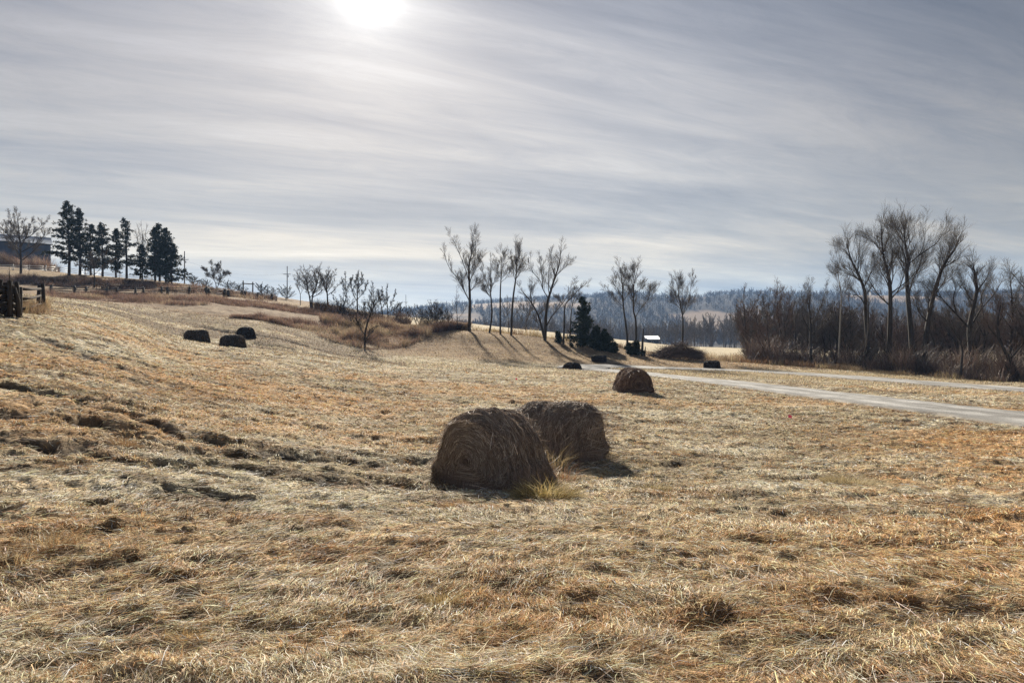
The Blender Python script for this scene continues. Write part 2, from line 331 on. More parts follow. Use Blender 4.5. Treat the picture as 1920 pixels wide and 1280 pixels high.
# ------------------------------------------------------------------ ground colour
def lerp(a, b, t): return a*(1-t[:, None])+b*t[:, None]
def C(*c): return np.array(c)[None, :]
def ground_colour(x, y):
    r, az, px, Y = bearing(x, y)
    n1 = fbm(x*.35, y*.6, 4, 101); n2 = fbm(x*.11+3, y*.18, 3, 131); n3 = fbm(x*1.6, y*2.6, 3, 151); n4 = fbm(x*.8+5, y*1.4+2, 4, 171)
    c = C(.36, .293, .19)+np.zeros((len(x), 3))
    c = lerp(c, C(.56, .49, .35), sstep(.43, .62, n1))                       # bleached straw
    c = lerp(c, C(.15, .11, .07), sstep(.50, .66, n4)*.8)                  # matted thatch in darker patches
    og = sstep(.50, .64, .55*n2+.45*n1[::1]) + sstep(.50, .68, n3)*.22
    right = sstep(1380, 1900, px)*(1-sstep(33, 42, Y))*sstep(4.5, 8, Y)
    left = sstep(.42, .60, n3*.5+n2*.5)*(1-sstep(750, 950, px))*sstep(11, 16, Y)*(1-sstep(36, 50, Y))
    og = np.clip(og*.6+left*.30+right*sstep(.28, .52, n2*.6+n3*.4)*1.0, 0, 1)
    near = 1-sstep(40, 75, Y)
    c = lerp(c, C(.43, .235, .095), np.clip(og*.78*(0.35+.65*near), 0, 1))                  # russet bluestem
    pale = sstep(48, 70, Y)*(1-sstep(84, 92, Y))*(.25+.75*sstep(620, 800, px))
    c = lerp(c, C(.43, .36, .25), pale*.5)
    # wash of bare, darker ground behind the left bales
    wash = sstep(.40, .54, fbm(x*.10, y*.25, 3, 191))*sstep(56, 66, Y)*(1-sstep(84, 95, Y))*(px < 760)
    c = lerp(c, C(.18, .135, .092), wash*.85)
    # mown brown hill across the middle
    crest = 112+0*x; hill = sstep(84, 90, Y+(fbm(x*.1, y*.1, 3, 8)-.5)*8)*sstep(660, 760, px)*(1-sstep(crest, crest+4, Y))
    hcol = lerp(C(.25, .175, .105)+np.zeros((len(x), 3)), C(.31, .22, .13), sstep(.35, .65, n1))
    c = lerp(c, hcol, hill*.92)
    # russet banks on the left
    bank = sstep(88, 97, Y)*(px < 900)*(1-sstep(700, 880, px))*(1-sstep(300, 500, Y))
    c = lerp(c, C(.20, .13, .085), bank*.7)
    c = lerp(c, C(.30, .22, .13), sstep(139, 146, Y)*(1-sstep(150, 175, Y))*(px < 600)*.8)
    # pale stubble fields beyond the crest
    fld = sstep(114, 122, Y)*sstep(700, 800, px)*(1-sstep(330, 360, Y))
    c = lerp(c, C(.50, .42, .29), fld)
    # the verge beside the road
    rd = road_d(x, y); ver = np.exp(-((rd-4.2)/.8)**2)*sstep(.40, .58, n3)
    c = lerp(c, C(.16, .125, .09), ver*.8)
    isl = sstep(60, 72, Y)*(px > 1150)*(px < 2400)*(Y < 84)
    c = lerp(c, C(.33, .25, .14), isl*.6)
    # valley floor and far hills: brown woodland floor with open fields
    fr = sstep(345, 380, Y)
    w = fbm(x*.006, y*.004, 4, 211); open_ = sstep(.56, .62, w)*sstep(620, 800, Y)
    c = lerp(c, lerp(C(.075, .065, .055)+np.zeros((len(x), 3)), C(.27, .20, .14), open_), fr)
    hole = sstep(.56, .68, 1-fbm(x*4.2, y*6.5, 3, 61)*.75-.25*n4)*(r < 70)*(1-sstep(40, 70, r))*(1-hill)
    c = lerp(c, C(.075, .058, .042), hole*.75)  # soil in the hollows, with their shade also painted into the colour
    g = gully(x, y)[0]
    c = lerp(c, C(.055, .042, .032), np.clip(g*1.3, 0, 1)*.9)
    return np.clip(c, 0, 1)

# ------------------------------------------------------------------ materials
def new_mat(name):
    m = bpy.data.materials.new(name); m.use_nodes = True; m.node_tree.nodes.clear(); return m
class NT:
    def __init__(s, m): s.t = m.node_tree; s.out = s.t.nodes.new('ShaderNodeOutputMaterial')
    def n(s, t, **k):
        n = s.t.nodes.new(t)
        for a, b in k.items(): setattr(n, a, b)
        return n
    def l(s, a, b): s.t.links.new(a, b)
def vcol_mat(name, detail=None, bump=None, transl=0.0, rough=.9, spec=.2, var=.25):
    """colour attribute x procedural noise; detail = list of noise scales (metres^-1)"""
    m = new_mat(name); t = NT(m)
    at = t.n('ShaderNodeAttribute', attribute_name='Col'); c = at.outputs['Color']
    tcn = t.n('ShaderNodeTexCoord')
    for sc, det in (detail or []):
        no = t.n('ShaderNodeTexNoise'); t.l(tcn.outputs['Object'], no.inputs['Vector'])
        no.inputs['Scale'].default_value = sc; no.inputs['Detail'].default_value = det; no.inputs['Roughness'].default_value = .7
        mr = t.n('ShaderNodeMapRange'); t.l(no.outputs[0], mr.inputs[0])
        mr.inputs[1].default_value = .3; mr.inputs[2].default_value = .7; mr.inputs[3].default_value = 1-var; mr.inputs[4].default_value = 1+var
        vm = t.n('ShaderNodeVectorMath', operation='SCALE'); t.l(c, vm.inputs[0]); t.l(mr.outputs[0], vm.inputs['Scale']); c = vm.outputs[0]
    p = t.n('ShaderNodeBsdfPrincipled'); t.l(c, p.inputs['Base Color']); p.inputs['Roughness'].default_value = rough
    p.inputs['Specular IOR Level'].default_value = spec
    if bump:
        no = t.n('ShaderNodeTexNoise'); t.l(tcn.outputs['Object'], no.inputs['Vector']); no.inputs['Scale'].default_value = bump[0]; no.inputs['Detail'].default_value = 5
        no.inputs['Roughness'].default_value = .75
        b = t.n('ShaderNodeBump'); b.inputs['Strength'].default_value = bump[1]; b.inputs['Distance'].default_value = bump[2]
        t.l(no.outputs[0], b.inputs['Height']); t.l(b.outputs[0], p.inputs['Normal'])
    sh = p.outputs[0]
    if transl:
        tr = t.n('ShaderNodeBsdfTranslucent'); t.l(c, tr.inputs[0]); mx = t.n('ShaderNodeMixShader'); mx.inputs[0].default_value = transl
        t.l(sh, mx.inputs[1]); t.l(tr.outputs[0], mx.inputs[2]); sh = mx.outputs[0]
    t.l(sh, t.out.inputs[0]); return m
def plain_mat(name, c1, c2, scale=4, rough=.85, spec=.2, bump=.3, stretch=(1, 1, 1), det=5, metallic=0):
    m = new_mat(name); t = NT(m)
    tcn = t.n('ShaderNodeTexCoord'); mp = t.n('ShaderNodeMapping'); t.l(tcn.outputs['Object'], mp.inputs[0]); mp.inputs['Scale'].default_value = stretch
    no = t.n('ShaderNodeTexNoise'); t.l(mp.outputs[0], no.inputs['Vector']); no.inputs['Scale'].default_value = scale; no.inputs['Detail'].default_value = det; no.inputs['Roughness'].default_value = .65
    r = t.n('ShaderNodeValToRGB'); r.color_ramp.elements[0].position = .3; r.color_ramp.elements[1].position = .7
    r.color_ramp.elements[0].color = (*c1, 1); r.color_ramp.elements[1].color = (*c2, 1); t.l(no.outputs[0], r.inputs[0])
    p = t.n('ShaderNodeBsdfPrincipled'); t.l(r.outputs[0], p.inputs['Base Color']); p.inputs['Roughness'].default_value = rough; p.inputs['Specular IOR Level'].default_value = spec
    p.inputs['Metallic'].default_value = metallic
    if bump:
        b = t.n('ShaderNodeBump'); b.inputs['Strength'].default_value = bump; b.inputs['Distance'].default_value = .02
        t.l(no.outputs[0], b.inputs['Height']); t.l(b.outputs[0], p.inputs['Normal'])
    t.l(p.outputs[0], t.out.inputs[0]); return m
M_ground = vcol_mat('ground_thatch', [(1.1, 6), (14, 8)], (9, .9, .09), var=.30, rough=1, spec=.05)
M_blade = vcol_mat('dry_blade', None, None, transl=.30, rough=.75, spec=.15)
M_straw = vcol_mat('old_straw', None, None, transl=.12, rough=.7, spec=.3)
M_bark = plain_mat('bark', (.045, .038, .032), (.105, .09, .075), 6, stretch=(1, 1, .25), bump=.5)
M_barkd = plain_mat('dark_bark', (.030, .025, .021), (.075, .062, .05), 6, stretch=(1, 1, .25), bump=.5)
M_barkp = plain_mat('pale_bark', (.20, .185, .16), (.36, .34, .30), 3, stretch=(1, 1, .3), bump=.4)
M_twig = plain_mat('twigs', (.085, .07, .06), (.165, .138, .115), 2, bump=0)
M_twigr = plain_mat('russet_twigs', (.11, .075, .06), (.20, .14, .11), 2, bump=0)
M_needle = plain_mat('needles', (.020, .030, .016), (.055, .065, .032), 1.2, bump=0, rough=.7)
M_needled = plain_mat('juniper_scale', (.018, .030, .018), (.045, .058, .030), 1.5, bump=0, rough=.7)
M_wood = plain_mat('weathered_rail', (.045, .038, .033), (.13, .115, .10), 9, stretch=(.4, 1, 1), bump=.5)
M_dark = plain_mat('dark_weathered_log', (.022, .018, .015), (.065, .055, .048), 8, bump=.5, spec=.05, rough=1)
M_white = plain_mat('white_paint', (.60, .60, .60), (.78, .78, .78), 3, bump=.1, rough=.5)

# ------------------------------------------------------------------ ground sheet
def build_ground():
    az = np.concatenate([np.linspace(-math.pi, -.84, 55)[:-1], np.linspace(-.84, .84, 1150), np.linspace(.84, math.pi, 55)[1:]])
    rr = np.concatenate([[0.15, .35, .6, .9, 1.2], np.exp(np.linspace(math.log(1.5), math.log(30), 430))[:-1],
                         np.exp(np.linspace(math.log(30), math.log(140), 330))[:-1], np.exp(np.linspace(math.log(140), math.log(2150), 210))])
    A, R = np.meshgrid(az, rr); x = (R*np.sin(A)).ravel(); y = (R*np.cos(A)).ravel()
    V = np.stack([x, y, height(x, y)], 1)
    n, m = len(az), len(rr); i, j = np.meshgrid(np.arange(m-1), np.arange(n-1), indexing='ij')
    a = (i*n+j).ravel(); F = np.stack([a, a+n, a+n+1, a+1], 1)[:, ::-1]
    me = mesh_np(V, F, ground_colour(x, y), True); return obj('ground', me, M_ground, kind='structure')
build_ground()

# ------------------------------------------------------------------ gravel road
def build_road():
    T = np.gradient(RC, axis=0); T /= np.linalg.norm(T, axis=1)[:, None]; Nn = np.stack([T[:, 1], -T[:, 0]], 1)
    s = np.concatenate([[0], np.cumsum(np.linalg.norm(np.diff(RC, axis=0), axis=1))])
    # resample evenly
    ss = np.arange(0, s[-1], .45); Cx = np.stack([np.interp(ss, s, RC[:, k]) for k in (0, 1)], 1); Nx = np.stack([np.interp(ss, s, Nn[:, k]) for k in (0, 1)], 1)
    Nx /= np.linalg.norm(Nx, axis=1)[:, None]
    K = 21; u = np.linspace(-1, 1, K); V = []; Cc = []
    for e, k in enumerate(u):
        wid = 3.15 + .50*(fbm(ss*.35, ss*0+(7 if k > 0 else 3), 3, 5)-.5)*2 + .36*(fbm(ss*1.7, ss*0+(1 if k > 0 else 9), 2, 6)-.5)*2
        p = Cx + Nx*(k*wid)[:, None]
        crown = .05*(1-k*k) - .02*np.exp(-((abs(k)-.42)/.12)**2) - .16*sstep(.9, 1.0, np.abs(k))
        z = base_h(p[:, 0], p[:, 1]) + crown + .0 + .02*(fbm(p[:, 0]*1.5, p[:, 1]*1.5, 3, 3)-.5)
        V.append(np.column_stack([p, z]))
        wheel = math.exp(-((abs(k)-.42)/.16)**2)
        n = fbm(ss*.5, ss*0+k*4, 3, 44); c = lerp(C(.19, .18, .165)+np.zeros((len(ss), 3)), C(.40, .385, .36), np.clip(.15+.65*wheel+(n-.5)*1.8, 0, 1))
        c = lerp(c, C(.24, .20, .15), np.full(len(ss), float(sstep(.80, .98, np.array([abs(k)]))[0]))*.8); Cc.append(c)
    V = np.stack(V, 1).reshape(-1, 3); Cc = np.stack(Cc, 1).reshape(-1, 3)
    n = len(ss); i, j = np.meshgrid(np.arange(n-1), np.arange(K-1), indexing='ij'); a = (i*K+j).ravel()
    F = np.stack([a, a+K, a+K+1, a+1], 1)
    me = mesh_np(V, F, Cc, True); obj('gravel_road', me, vcol_mat('gravel', [(.8, 6), (12, 8)], (24, .9, .04), var=.26, rough=.9, spec=.3), kind='structure')
build_road()

# ------------------------------------------------------------------ grass: ribbons of dead blades
rng = np.random.default_rng(7)
def ribbons(x, y, z, head, pitch, Ln, Wd, colr, bend=.35, follow=True):
    """one curved ribbon per root; head = bearing, pitch = rise angle"""
    n = len(x); dx, dy = np.cos(head), np.sin(head); cp, sp = np.cos(pitch), np.sin(pitch)
    sx, sy = -dy, dx
    roll = rng.uniform(-.9, .9, n); sz = np.sin(roll)*.9; sx, sy = sx*np.cos(roll), sy*np.cos(roll)
    m = .55; p0 = np.stack([x, y, z], 1)
    p1 = p0+np.stack([dx*cp*Ln*m, dy*cp*Ln*m, sp*Ln*m], 1)
    ex = Ln*(1-m); p2c = pitch-bend
    p2 = p1+np.stack([dx*np.cos(p2c)*ex, dy*np.cos(p2c)*ex, np.sin(p2c)*ex], 1)
    side_k = rng.normal(0, .12, n)*Ln; p2[:, 0] += sx*side_k; p2[:, 1] += sy*side_k
    if follow:
        h1 = height(p1[:, 0], p1[:, 1]); p1[:, 2] = np.maximum(p1[:, 2], h1+.006)
        h2 = height(p2[:, 0], p2[:, 1]); p2[:, 2] = np.maximum(p2[:, 2], h2+.003)
    s = np.stack([sx, sy, sz], 1)
    V = np.stack([p0-s*Wd[:, None]*.5, p0+s*Wd[:, None]*.5, p1-s*Wd[:, None]*.45, p1+s*Wd[:, None]*.45, p2-s*Wd[:, None]*.14, p2+s*Wd[:, None]*.14], 1).reshape(-1, 3)
    b = (np.arange(n)*6)[:, None]
    F = np.concatenate([b+np.array([0, 1, 3, 2]), b+np.array([2, 3, 5, 4])], 0)
    return V, F, np.repeat(colr, 6, axis=0)
def samp(n, r0, r1, a0=-.74, a1=.74):
    r = np.exp(rng.uniform(math.log(r0), math.log(r1), n)); a = rng.uniform(a0, a1, n); return r*np.sin(a), r*np.cos(a), r
def jitter_col(c, x, amt=.28, hue=.05):
    n = len(c); return np.clip(c*np.exp(rng.normal(0, amt, n))[:, None]*(1+rng.normal(0, hue, (n, 3))), .01, .85)
def blade_col(c, amt):
    n = len(c); u = rng.random(n); c = np.array(c)
    for lo, hi, tgt, w in ((0, .13, (.48, .27, .12), .55), (.13, .30, (.07, .052, .036), .85), (.30, .47, (.76, .69, .55), .74), (.47, .53, (.45, .42, .22), .5)):
        k = (u >= lo)*(u < hi); c[k] = c[k]*(1-w)+np.array(tgt)*w
    return np.clip(c*np.exp(rng.normal(0, amt, n))[:, None]*(1+rng.normal(0, .05, (n, 3))), .01, .8)
def build_grass():
    VV, FF, CC, off = [], [], [], 0
    def push(t):
        nonlocal off
        VV.append(t[0]); FF.append(t[1]+off); CC.append(t[2]); off += len(t[0])
    # lying straw, combed by the mower
    n = 640000; x, y, r = samp(n, 2.6, 60)
    rd = road_d(x, y); g = gully(x, y)[0]; dens = fbm(x*.9, y*1.6, 3, 301)
    k = (rd > 3.4)*(rng.random(n) < np.clip(.35+1.5*(dens-.33), .12, 1))*(rng.random(n) > g*1.25) > 0; x, y, r = x[k], y[k], r[k]; n = len(x)
    flow = (fbm(x*.35, y*.35, 2, 311)-.5)*5.0 + (fbm(x*1.4, y*1.4, 2, 321)-.5)*2.4
    head = flow+rng.normal(0, .38, n)+np.where(rng.random(n) < .5, 0, math.pi); rnd = rng.random(n) < .22; head[rnd] = rng.uniform(0, 6.28, rnd.sum())
    Ln = (rng.uniform(.03, .12, n)+.08*(rng.random(n) < .12))*(1+.02*r); Wd = rng.uniform(.0013, .0030, n)*.9+.00068*r
    pitch = np.abs(rng.normal(0, .17, n)); z = height(x, y)+rng.uniform(-.008, .030, n)
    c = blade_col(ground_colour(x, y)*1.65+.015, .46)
    push(ribbons(x, y, z, head, pitch, Ln, Wd, c, bend=.30))
    # short standing stubble and tufts
    nt_ = 17000; tx, ty, tr = samp(nt_, 2.6, 60)
    ok = (fbm(tx*.5, ty*.9, 3, 401)+rng.normal(0, .06, nt_) > .47)*(road_d(tx, ty) > 3.5) > 0; tx, ty, tr = tx[ok], ty[ok], tr[ok]; nt_ = len(tx)
    per = 38; ix = np.repeat(np.arange(nt_), per); n = len(ix); size = rng.uniform(.35, 1.3, nt_)*(1+.010*tr); R = .085*size
    kind = rng.random(nt_)
    a = rng.uniform(0, 6.28, n); q = np.sqrt(rng.random(n)); x = tx[ix]+np.cos(a)*q*R[ix]*1.3; y = ty[ix]+np.sin(a)*q*R[ix]; r = tr[ix]
    tc_ = ground_colour(tx, ty); rus = C(.50, .27, .105); tan = C(.48, .38, .22); blc = C(.55, .48, .34)
    tc_ = lerp(tc_*1.3, rus+0*tc_, (kind < .5)*.68); tc_ = lerp(tc_, tan+0*tc_, ((kind > .42)*(kind < .75))*.7); tc_ = lerp(tc_, blc+0*tc_, (kind > .85)*.7)
    c = jitter_col(tc_[ix]*1.12, x, .38)
    push(ribbons(x, y, height(x, y)-.01, a+rng.normal(0, .5, n), (1.5-q*1.15)*rng.uniform(.75, 1.05, n), rng.uniform(.035, .095, n)*size[ix], rng.uniform(.0012, .0024, n)+.00050*r, c, bend=.5, follow=False))
    # scattered upright stubble everywhere
    n = 120000; x, y, r = samp(n, 2.6, 80); g = gully(x, y)[0]; k = (road_d(x, y) > 3.5)*(rng.random(n) > g)*(rng.random(n) < .25+1.3*fbm(x*.7+9, y*1.2, 3, 451)**1.5) > 0
    x, y, r = x[k], y[k], r[k]; n = len(x)
    c = blade_col(ground_colour(x, y)*1.5+.01, .4)
    push(ribbons(x, y, height(x, y)-.01, rng.uniform(0, 6.28, n), rng.uniform(.3, 1.4, n), rng.uniform(.02, .065, n)*(1+.02*r), rng.uniform(.0014, .0028, n)+.00060*r, c, bend=.4, follow=False))
    # mown stubble far out, in wider blades
    n = 120000; x, y, r = samp(n, 58, 122); gp = 960+1280*x/np.maximum(y, 1); k = (road_d(x, y) > 3.6)*((gp > 680) | (y < 95)) > 0; x, y, r = x[k], y[k], r[k]; n = len(x)
    c = jitter_col(ground_colour(x, y)*1.25, x, .5)
    push(ribbons(x, y, height(x, y)-.02, rng.uniform(0, 6.28, n), rng.uniform(.15, 1.2, n), rng.uniform(.08, .26, n), .0007*r, c, bend=.4, follow=False))
    # long bleached stalks, some in fans
    nf = 240; fx, fy, fr = samp(nf, 3, 22); ix = np.repeat(np.arange(nf), 16); n = len(ix); fh = rng.uniform(0, 6.28, nf)
    x = fx[ix]+rng.normal(0, .05, n)*(1+fr[ix]*.05); y = fy[ix]+rng.normal(0, .05, n)*(1+fr[ix]*.05)
    c = jitter_col(C(.60, .54, .42)+np.zeros((n, 3)), x, .18)
    push(ribbons(x, y, height(x, y)+rng.uniform(.01, .06, n), fh[ix]+rng.normal(0, .3, n), np.abs(rng.normal(.08, .12, n)), rng.uniform(.12, .36, n), rng.uniform(.0014, .003, n)+.00028*fr[ix], c, bend=.2))
    n = 6000; x, y, r = samp(n, 2.8, 32); c = jitter_col(C(.50, .44, .33)+np.zeros((n, 3)), x, .22)
    k = road_d(x, y) > 3.6; x, y, r, c = x[k], y[k], r[k], c[k]; n = len(x)
    push(ribbons(x, y, height(x, y)+.01, rng.uniform(0, 6.28, n), np.abs(rng.normal(.2, .3, n)), rng.uniform(.10, .30, n), rng.uniform(.0014, .003, n)+.00028*r, c, bend=.4))
    obj('dry_grass', mesh_np(np.vstack(VV), np.vstack(FF), np.vstack(CC)), M_blade, label='mown dead grass, tan and russet, matted over the whole near field', cat='grass', kind='stuff')
build_grass()

def standing(name, label, cat, regions, M=M_blade):
    """tall standing grass or brush; region = (n, px0, px1, fY0(px), fY1(px), h0, h1, width, colours, lean)"""
    VV, FF, CC, off = [], [], [], 0
    for (n, p0, p1, f0, f1, h0, h1, wd, cols, thr) in regions:
        px = rng.uniform(p0, p1, n); t = rng.random(n)
        a0 = np.interp(px, *zip(*f0)); a1 = np.interp(px, *zip(*f1)); Y = a0+(a1-a0)*t; x = (px-960)/1280*Y
        k = fbm(x*.35, Y*.35, 3, 511)+rng.normal(0, .05, n) > thr; x, Y = x[k], Y[k]; m = len(x)
        cl = fbm(x*.25, Y*.25, 3, 521); cc = np.array(cols); w = np.clip((cl-.3)/.4, 0, .999)*(len(cc)-1); i = w.astype(int); f = w-i
        c = cc[i]*(1-f[:, None])+cc[np.minimum(i+1, len(cc)-1)]*f[:, None]
        hs = .30+1.4*sstep(.25, .78, fbm(x*.28, Y*.28, 4, 531))
        tt = ribbons(x, Y, height(x, Y)-.03, rng.uniform(0, 6.28, m), rng.uniform(.95, 1.5, m), rng.uniform(h0, h1, m)*hs, np.full(m, wd), jitter_col(c, x, .3), bend=.35, follow=False)
        VV.append(tt[0]); FF.append(tt[1]+off); CC.append(tt[2]); off += len(tt[0])
    return obj(name, mesh_np(np.vstack(VV), np.vstack(FF), np.vstack(CC)), M, label=label, cat=cat, kind='stuff')
RUS = [(.20, .13, .10), (.27, .18, .135), (.38, .29, .20)]; TAN = [(.22, .15, .09), (.34, .25, .15), (.45, .36, .22)]; DRK = [(.05, .036, .03), (.09, .06, .048), (.15, .10, .07)]
standing('russet_grass', 'tall russet grass in a band below the rail fence and along the bank', 'grass', [
    (60000, 85, 640, [(85, 96), (350, 100), (500, 117), (640, 118)], [(85, 110), (350, 117), (500, 132), (640, 128)], .28, .75, .03, RUS, .34),
    (17000, 430, 660, [(430, 93), (500, 94), (660, 89)], [(430, 94), (500, 98), (660, 108)], .3, .85, .03, RUS, .42),
    (42000, 600, 880, [(600, 108), (625, 97), (650, 91), (690, 88), (740, 92), (800, 103), (880, 115)], [(600, 112), (700, 116), (800, 120), (860, 114)], .3, 1.2, .032, [(.12, .08, .065), (.22, .145, .105), (.32, .23, .155), (.42, .33, .22)], .42),
    (12000, 590, 770, [(590, 124), (770, 116)], [(590, 136), (770, 126)], .6, 1.7, .04, DRK, .38),
    (9000, -60, 112, [(-60, 168), (112, 172)], [(-60, 186), (112, 184)], 1.4, 2.9, .05, DRK+RUS, .30),
    (24000, -60, 520, [(-60, 122), (200, 124), (350, 122), (520, 150)], [(-60, 134), (200, 140), (350, 150), (520, 185)], .5, 1.0, .045, DRK+RUS, .34)])
standing('tan_field_grass', 'tall pale tan grass round the rail fence posts and along the tree line', 'grass', [
    (9000, -80, 95, [(-80, 27), (95, 40)], [(-80, 34), (95, 52)], .4, .85, .014, TAN, .36),
    (9000, 840, 1200, [(840, 112), (1200, 110)], [(840, 118), (1200, 116)], .5, 1.1, .035, TAN, .42),
    (14000, 1290, 1620, [(1290, 108), (1450, 97), (1620, 88)], [(1290, 122), (1450, 110), (1620, 96)], .4, 1.0, .035, TAN+[(.26, .16, .09)], .34),
    (5000, 1560, 2050, [(1560, 88), (1750, 78), (2050, 70)], [(1560, 93), (1750, 83), (2050, 76)], .35, .8, .03, TAN, .40)])
standing('creek_brush', 'dark tangled brush filling the creek bank under the right hand trees', 'brush', [
    (42000, 1400, 2150, [(1400, 102), (1600, 91), (1750, 82), (1920, 74), (2150, 66)], [(1400, 118), (1600, 108), (1750, 100), (1920, 94), (2150, 88)], .8, 3.2, .05, [(.05, .036, .03), (.13, .095, .075), (.26, .185, .14), (.10, .07, .055)], .38)], M_straw)

# ------------------------------------------------------------------ trees
PR = random.Random(5)
class Tree:
    def __init__(s, rmin, seed=1): s.R = random.Random(seed); s.rmin = rmin; s.tw = [[], [], [], []]; s.main = Geo()
    def limb(s, pts, r0, r1, n=7): s.main.tube(smooth_line(pts, s.R, .0), list(np.linspace(1, 0, 4*(len(pts)-1)+1)**.85*(r0-r1)+r1), n, cap=False)
    def twig(s, p, d, ln, r, lvl, up=.35, kids=6, spread=.75):
        R = s.R; seg = 3 if lvl < 2 else 2; sl_ = ln/seg; pts = [p]; rs = [r]
        for i in range(seg):
            d = norm((d[0]+R.gauss(0, .13), d[1]+R.gauss(0, .13), d[2]+R.gauss(0, .10)+up*.16))
            p = (p[0]+d[0]*sl_, p[1]+d[1]*sl_, p[2]+d[2]*sl_); pts.append(p)
            rn = max(s.rmin*.55, r*(1-(i+1)/seg*.65)); rs.append(rn)
            s.tw[0].append(pts[-2]); s.tw[1].append(p); s.tw[2].append(rs[-2]); s.tw[3].append(rn)
        if lvl <= 0: return
        for k in range(kids):
            t = .22+.78*(k+R.random())/kids; i = min(int(t*seg), seg-1); f = t*seg-i
            q = tuple(pts[i][j]*(1-f)+pts[i+1][j]*f for j in range(3))
            ld = norm(tuple(pts[i+1][j]-pts[i][j] for j in range(3)))
            s.twig(q, splay(ld, R, spread, up), ln*R.uniform(.42, .80)*(1.2-t*.5), max(s.rmin, rs[i]*.55), lvl-1, up, max(3, kids-1), spread)
    def clothe(s, pts, L0, r, n, lvl=2, t0=.25, up=.4, spread=.75, kids=6, tip=True):
        """side branches along a limb polyline"""
        P = smooth_line(pts, s.R, 0); R = s.R; m = len(P)-1
        for k in range(n):
            t = t0+(1-t0)*(k+R.random())/n; i = min(int(t*m), m-1); f = t*m-i
            q = tuple(P[i][j]*(1-f)+P[i+1][j]*f for j in range(3)); ld = norm(tuple(P[i+1][j]-P[i][j] for j in range(3)))
            s.twig(q, splay(ld, R, spread, up), L0*R.uniform(.6, 1.1)*(1.2-.6*t), max(s.rmin, r*(1-.7*t)), lvl, up, kids, spread)
        if tip:
            ld = norm(tuple(P[-1][j]-P[-2][j] for j in range(3))); s.twig(tuple(P[-1]), ld, L0*.7, max(s.rmin, r*.3), lvl, up, kids, spread)
    def build(s, name, label, cat, loc, bark, twigm, group=None, rz=0):
        t = thing(name, label, cat, loc, rz, group)
        if s.main.n: obj('trunk', s.main.mesh(True), bark, t)
        V, F = frusta(*s.tw, n=3); obj('crown', mesh_np(V, F), twigm, t); return t
def norm(v):
    l = math.sqrt(v[0]**2+v[1]**2+v[2]**2)+1e-9; return (v[0]/l, v[1]/l, v[2]/l)
def splay(d, R, spread, up):
    a = R.uniform(0, 6.283); an = spread*R.uniform(.6, 1.2)
    ref = (0, 0, 1) if abs(d[2]) < .9 else (1, 0, 0)
    A = norm((d[1]*ref[2]-d[2]*ref[1], d[2]*ref[0]-d[0]*ref[2], d[0]*ref[1]-d[1]*ref[0]))
    B = (d[1]*A[2]-d[2]*A[1], d[2]*A[0]-d[0]*A[2], d[0]*A[1]-d[1]*A[0])
    c, s_ = math.cos(an), math.sin(an)
    v = [d[i]*c+(A[i]*math.cos(a)+B[i]*math.sin(a))*s_ for i in range(3)]; v[2] += up*.35; return norm(v)
def smooth_line(pts, R, wob):
    P = np.array(pts, float)
    if len(P) == 2: P = np.array([P[0], (P[0]+P[1])/2+[R.gauss(0, .01), R.gauss(0, .01), 0], P[1]]); q = catmull(P, 2); return q
    return catmull(P, 4)
def pixel_tree(label, base, scale, Y, limbs, rt, seed, name='bare_tree', L0=None, lvl=2, bark=None, twigm=None, n=13, up=.5, spread=.60, kids=7, group=None, thin=1.0, dzroot=-.15):
    """limbs are polylines read off the photograph (crop pixels), first the trunk; each gets its own depth so the tree is round"""
    bark = bark or M_barkd; twigm = twigm or M_twig
    px0 = base[2]+base[0]/scale; k = Y/1280./scale; loc = spot(px0, Y, dzroot)
    T = Tree(.000075*Y*thin, seed); R = T.R; n = int(n*1.25); H = max(base[1]-p[1] for l in limbs for p in l)*k
    depth = {}; edges = []
    for li, l in enumerate(limbs):
        sgn = R.choice((-1, 1))*R.uniform(.15, .55); l = list(l)
        if li and tuple(l[0]) not in depth and l[0][1] < base[1]-70:          # root the limb on the nearest limb already built
            bst = None
            for (a, b) in edges:
                dx, dy = b[0]-a[0], b[1]-a[1]; tt = min(1, max(0, ((l[0][0]-a[0])*dx+(l[0][1]-a[1])*dy)/(dx*dx+dy*dy+1e-6)))
                c_ = (a[0]+dx*tt, a[1]+dy*tt); e_ = math.dist(c_, l[0])
                if bst is None or e_ < bst[0]: bst = (e_, c_, depth[a]*(1-tt)+depth[b]*tt)
            l[0] = bst[1]; depth[tuple(l[0])] = bst[2]
        d0 = depth.get(tuple(l[0]), 0.0); q = []; acc = d0; edges += [(tuple(a), tuple(b)) for a, b in zip(l[:-1], l[1:])]
        for i, p in enumerate(l):
            if i: acc += sgn*abs(math.hypot(p[0]-l[i-1][0], p[1]-l[i-1][1]))*k*(.2 if li == 0 else .8)
            q.append(((p[0]-base[0])*k, acc, (base[1]-p[1])*k)); depth[tuple(p)] = acc
        ln = sum(math.dist(a, b) for a, b in zip(q, q[1:]))
        h0 = q[0][2]/H
        r0 = rt*(1 if li == 0 else .8 if h0 < .05 else max(.15, .44-.30*h0)); r1 = max(T.rmin*1.2, r0*.13)
        T.limb(q, r0, r1, 8 if li == 0 else 6)
        l0 = (L0 or H*(.195 if base[2] >= 1380 else .17))*(.75 if li else .9)
        T.clothe(q, l0, r0*.35, n if li else n, lvl, t0=.45 if li == 0 else .12, up=up, spread=spread, kids=kids)
    return T.build(name, label, 'tree', loc, bark, twigm, group)
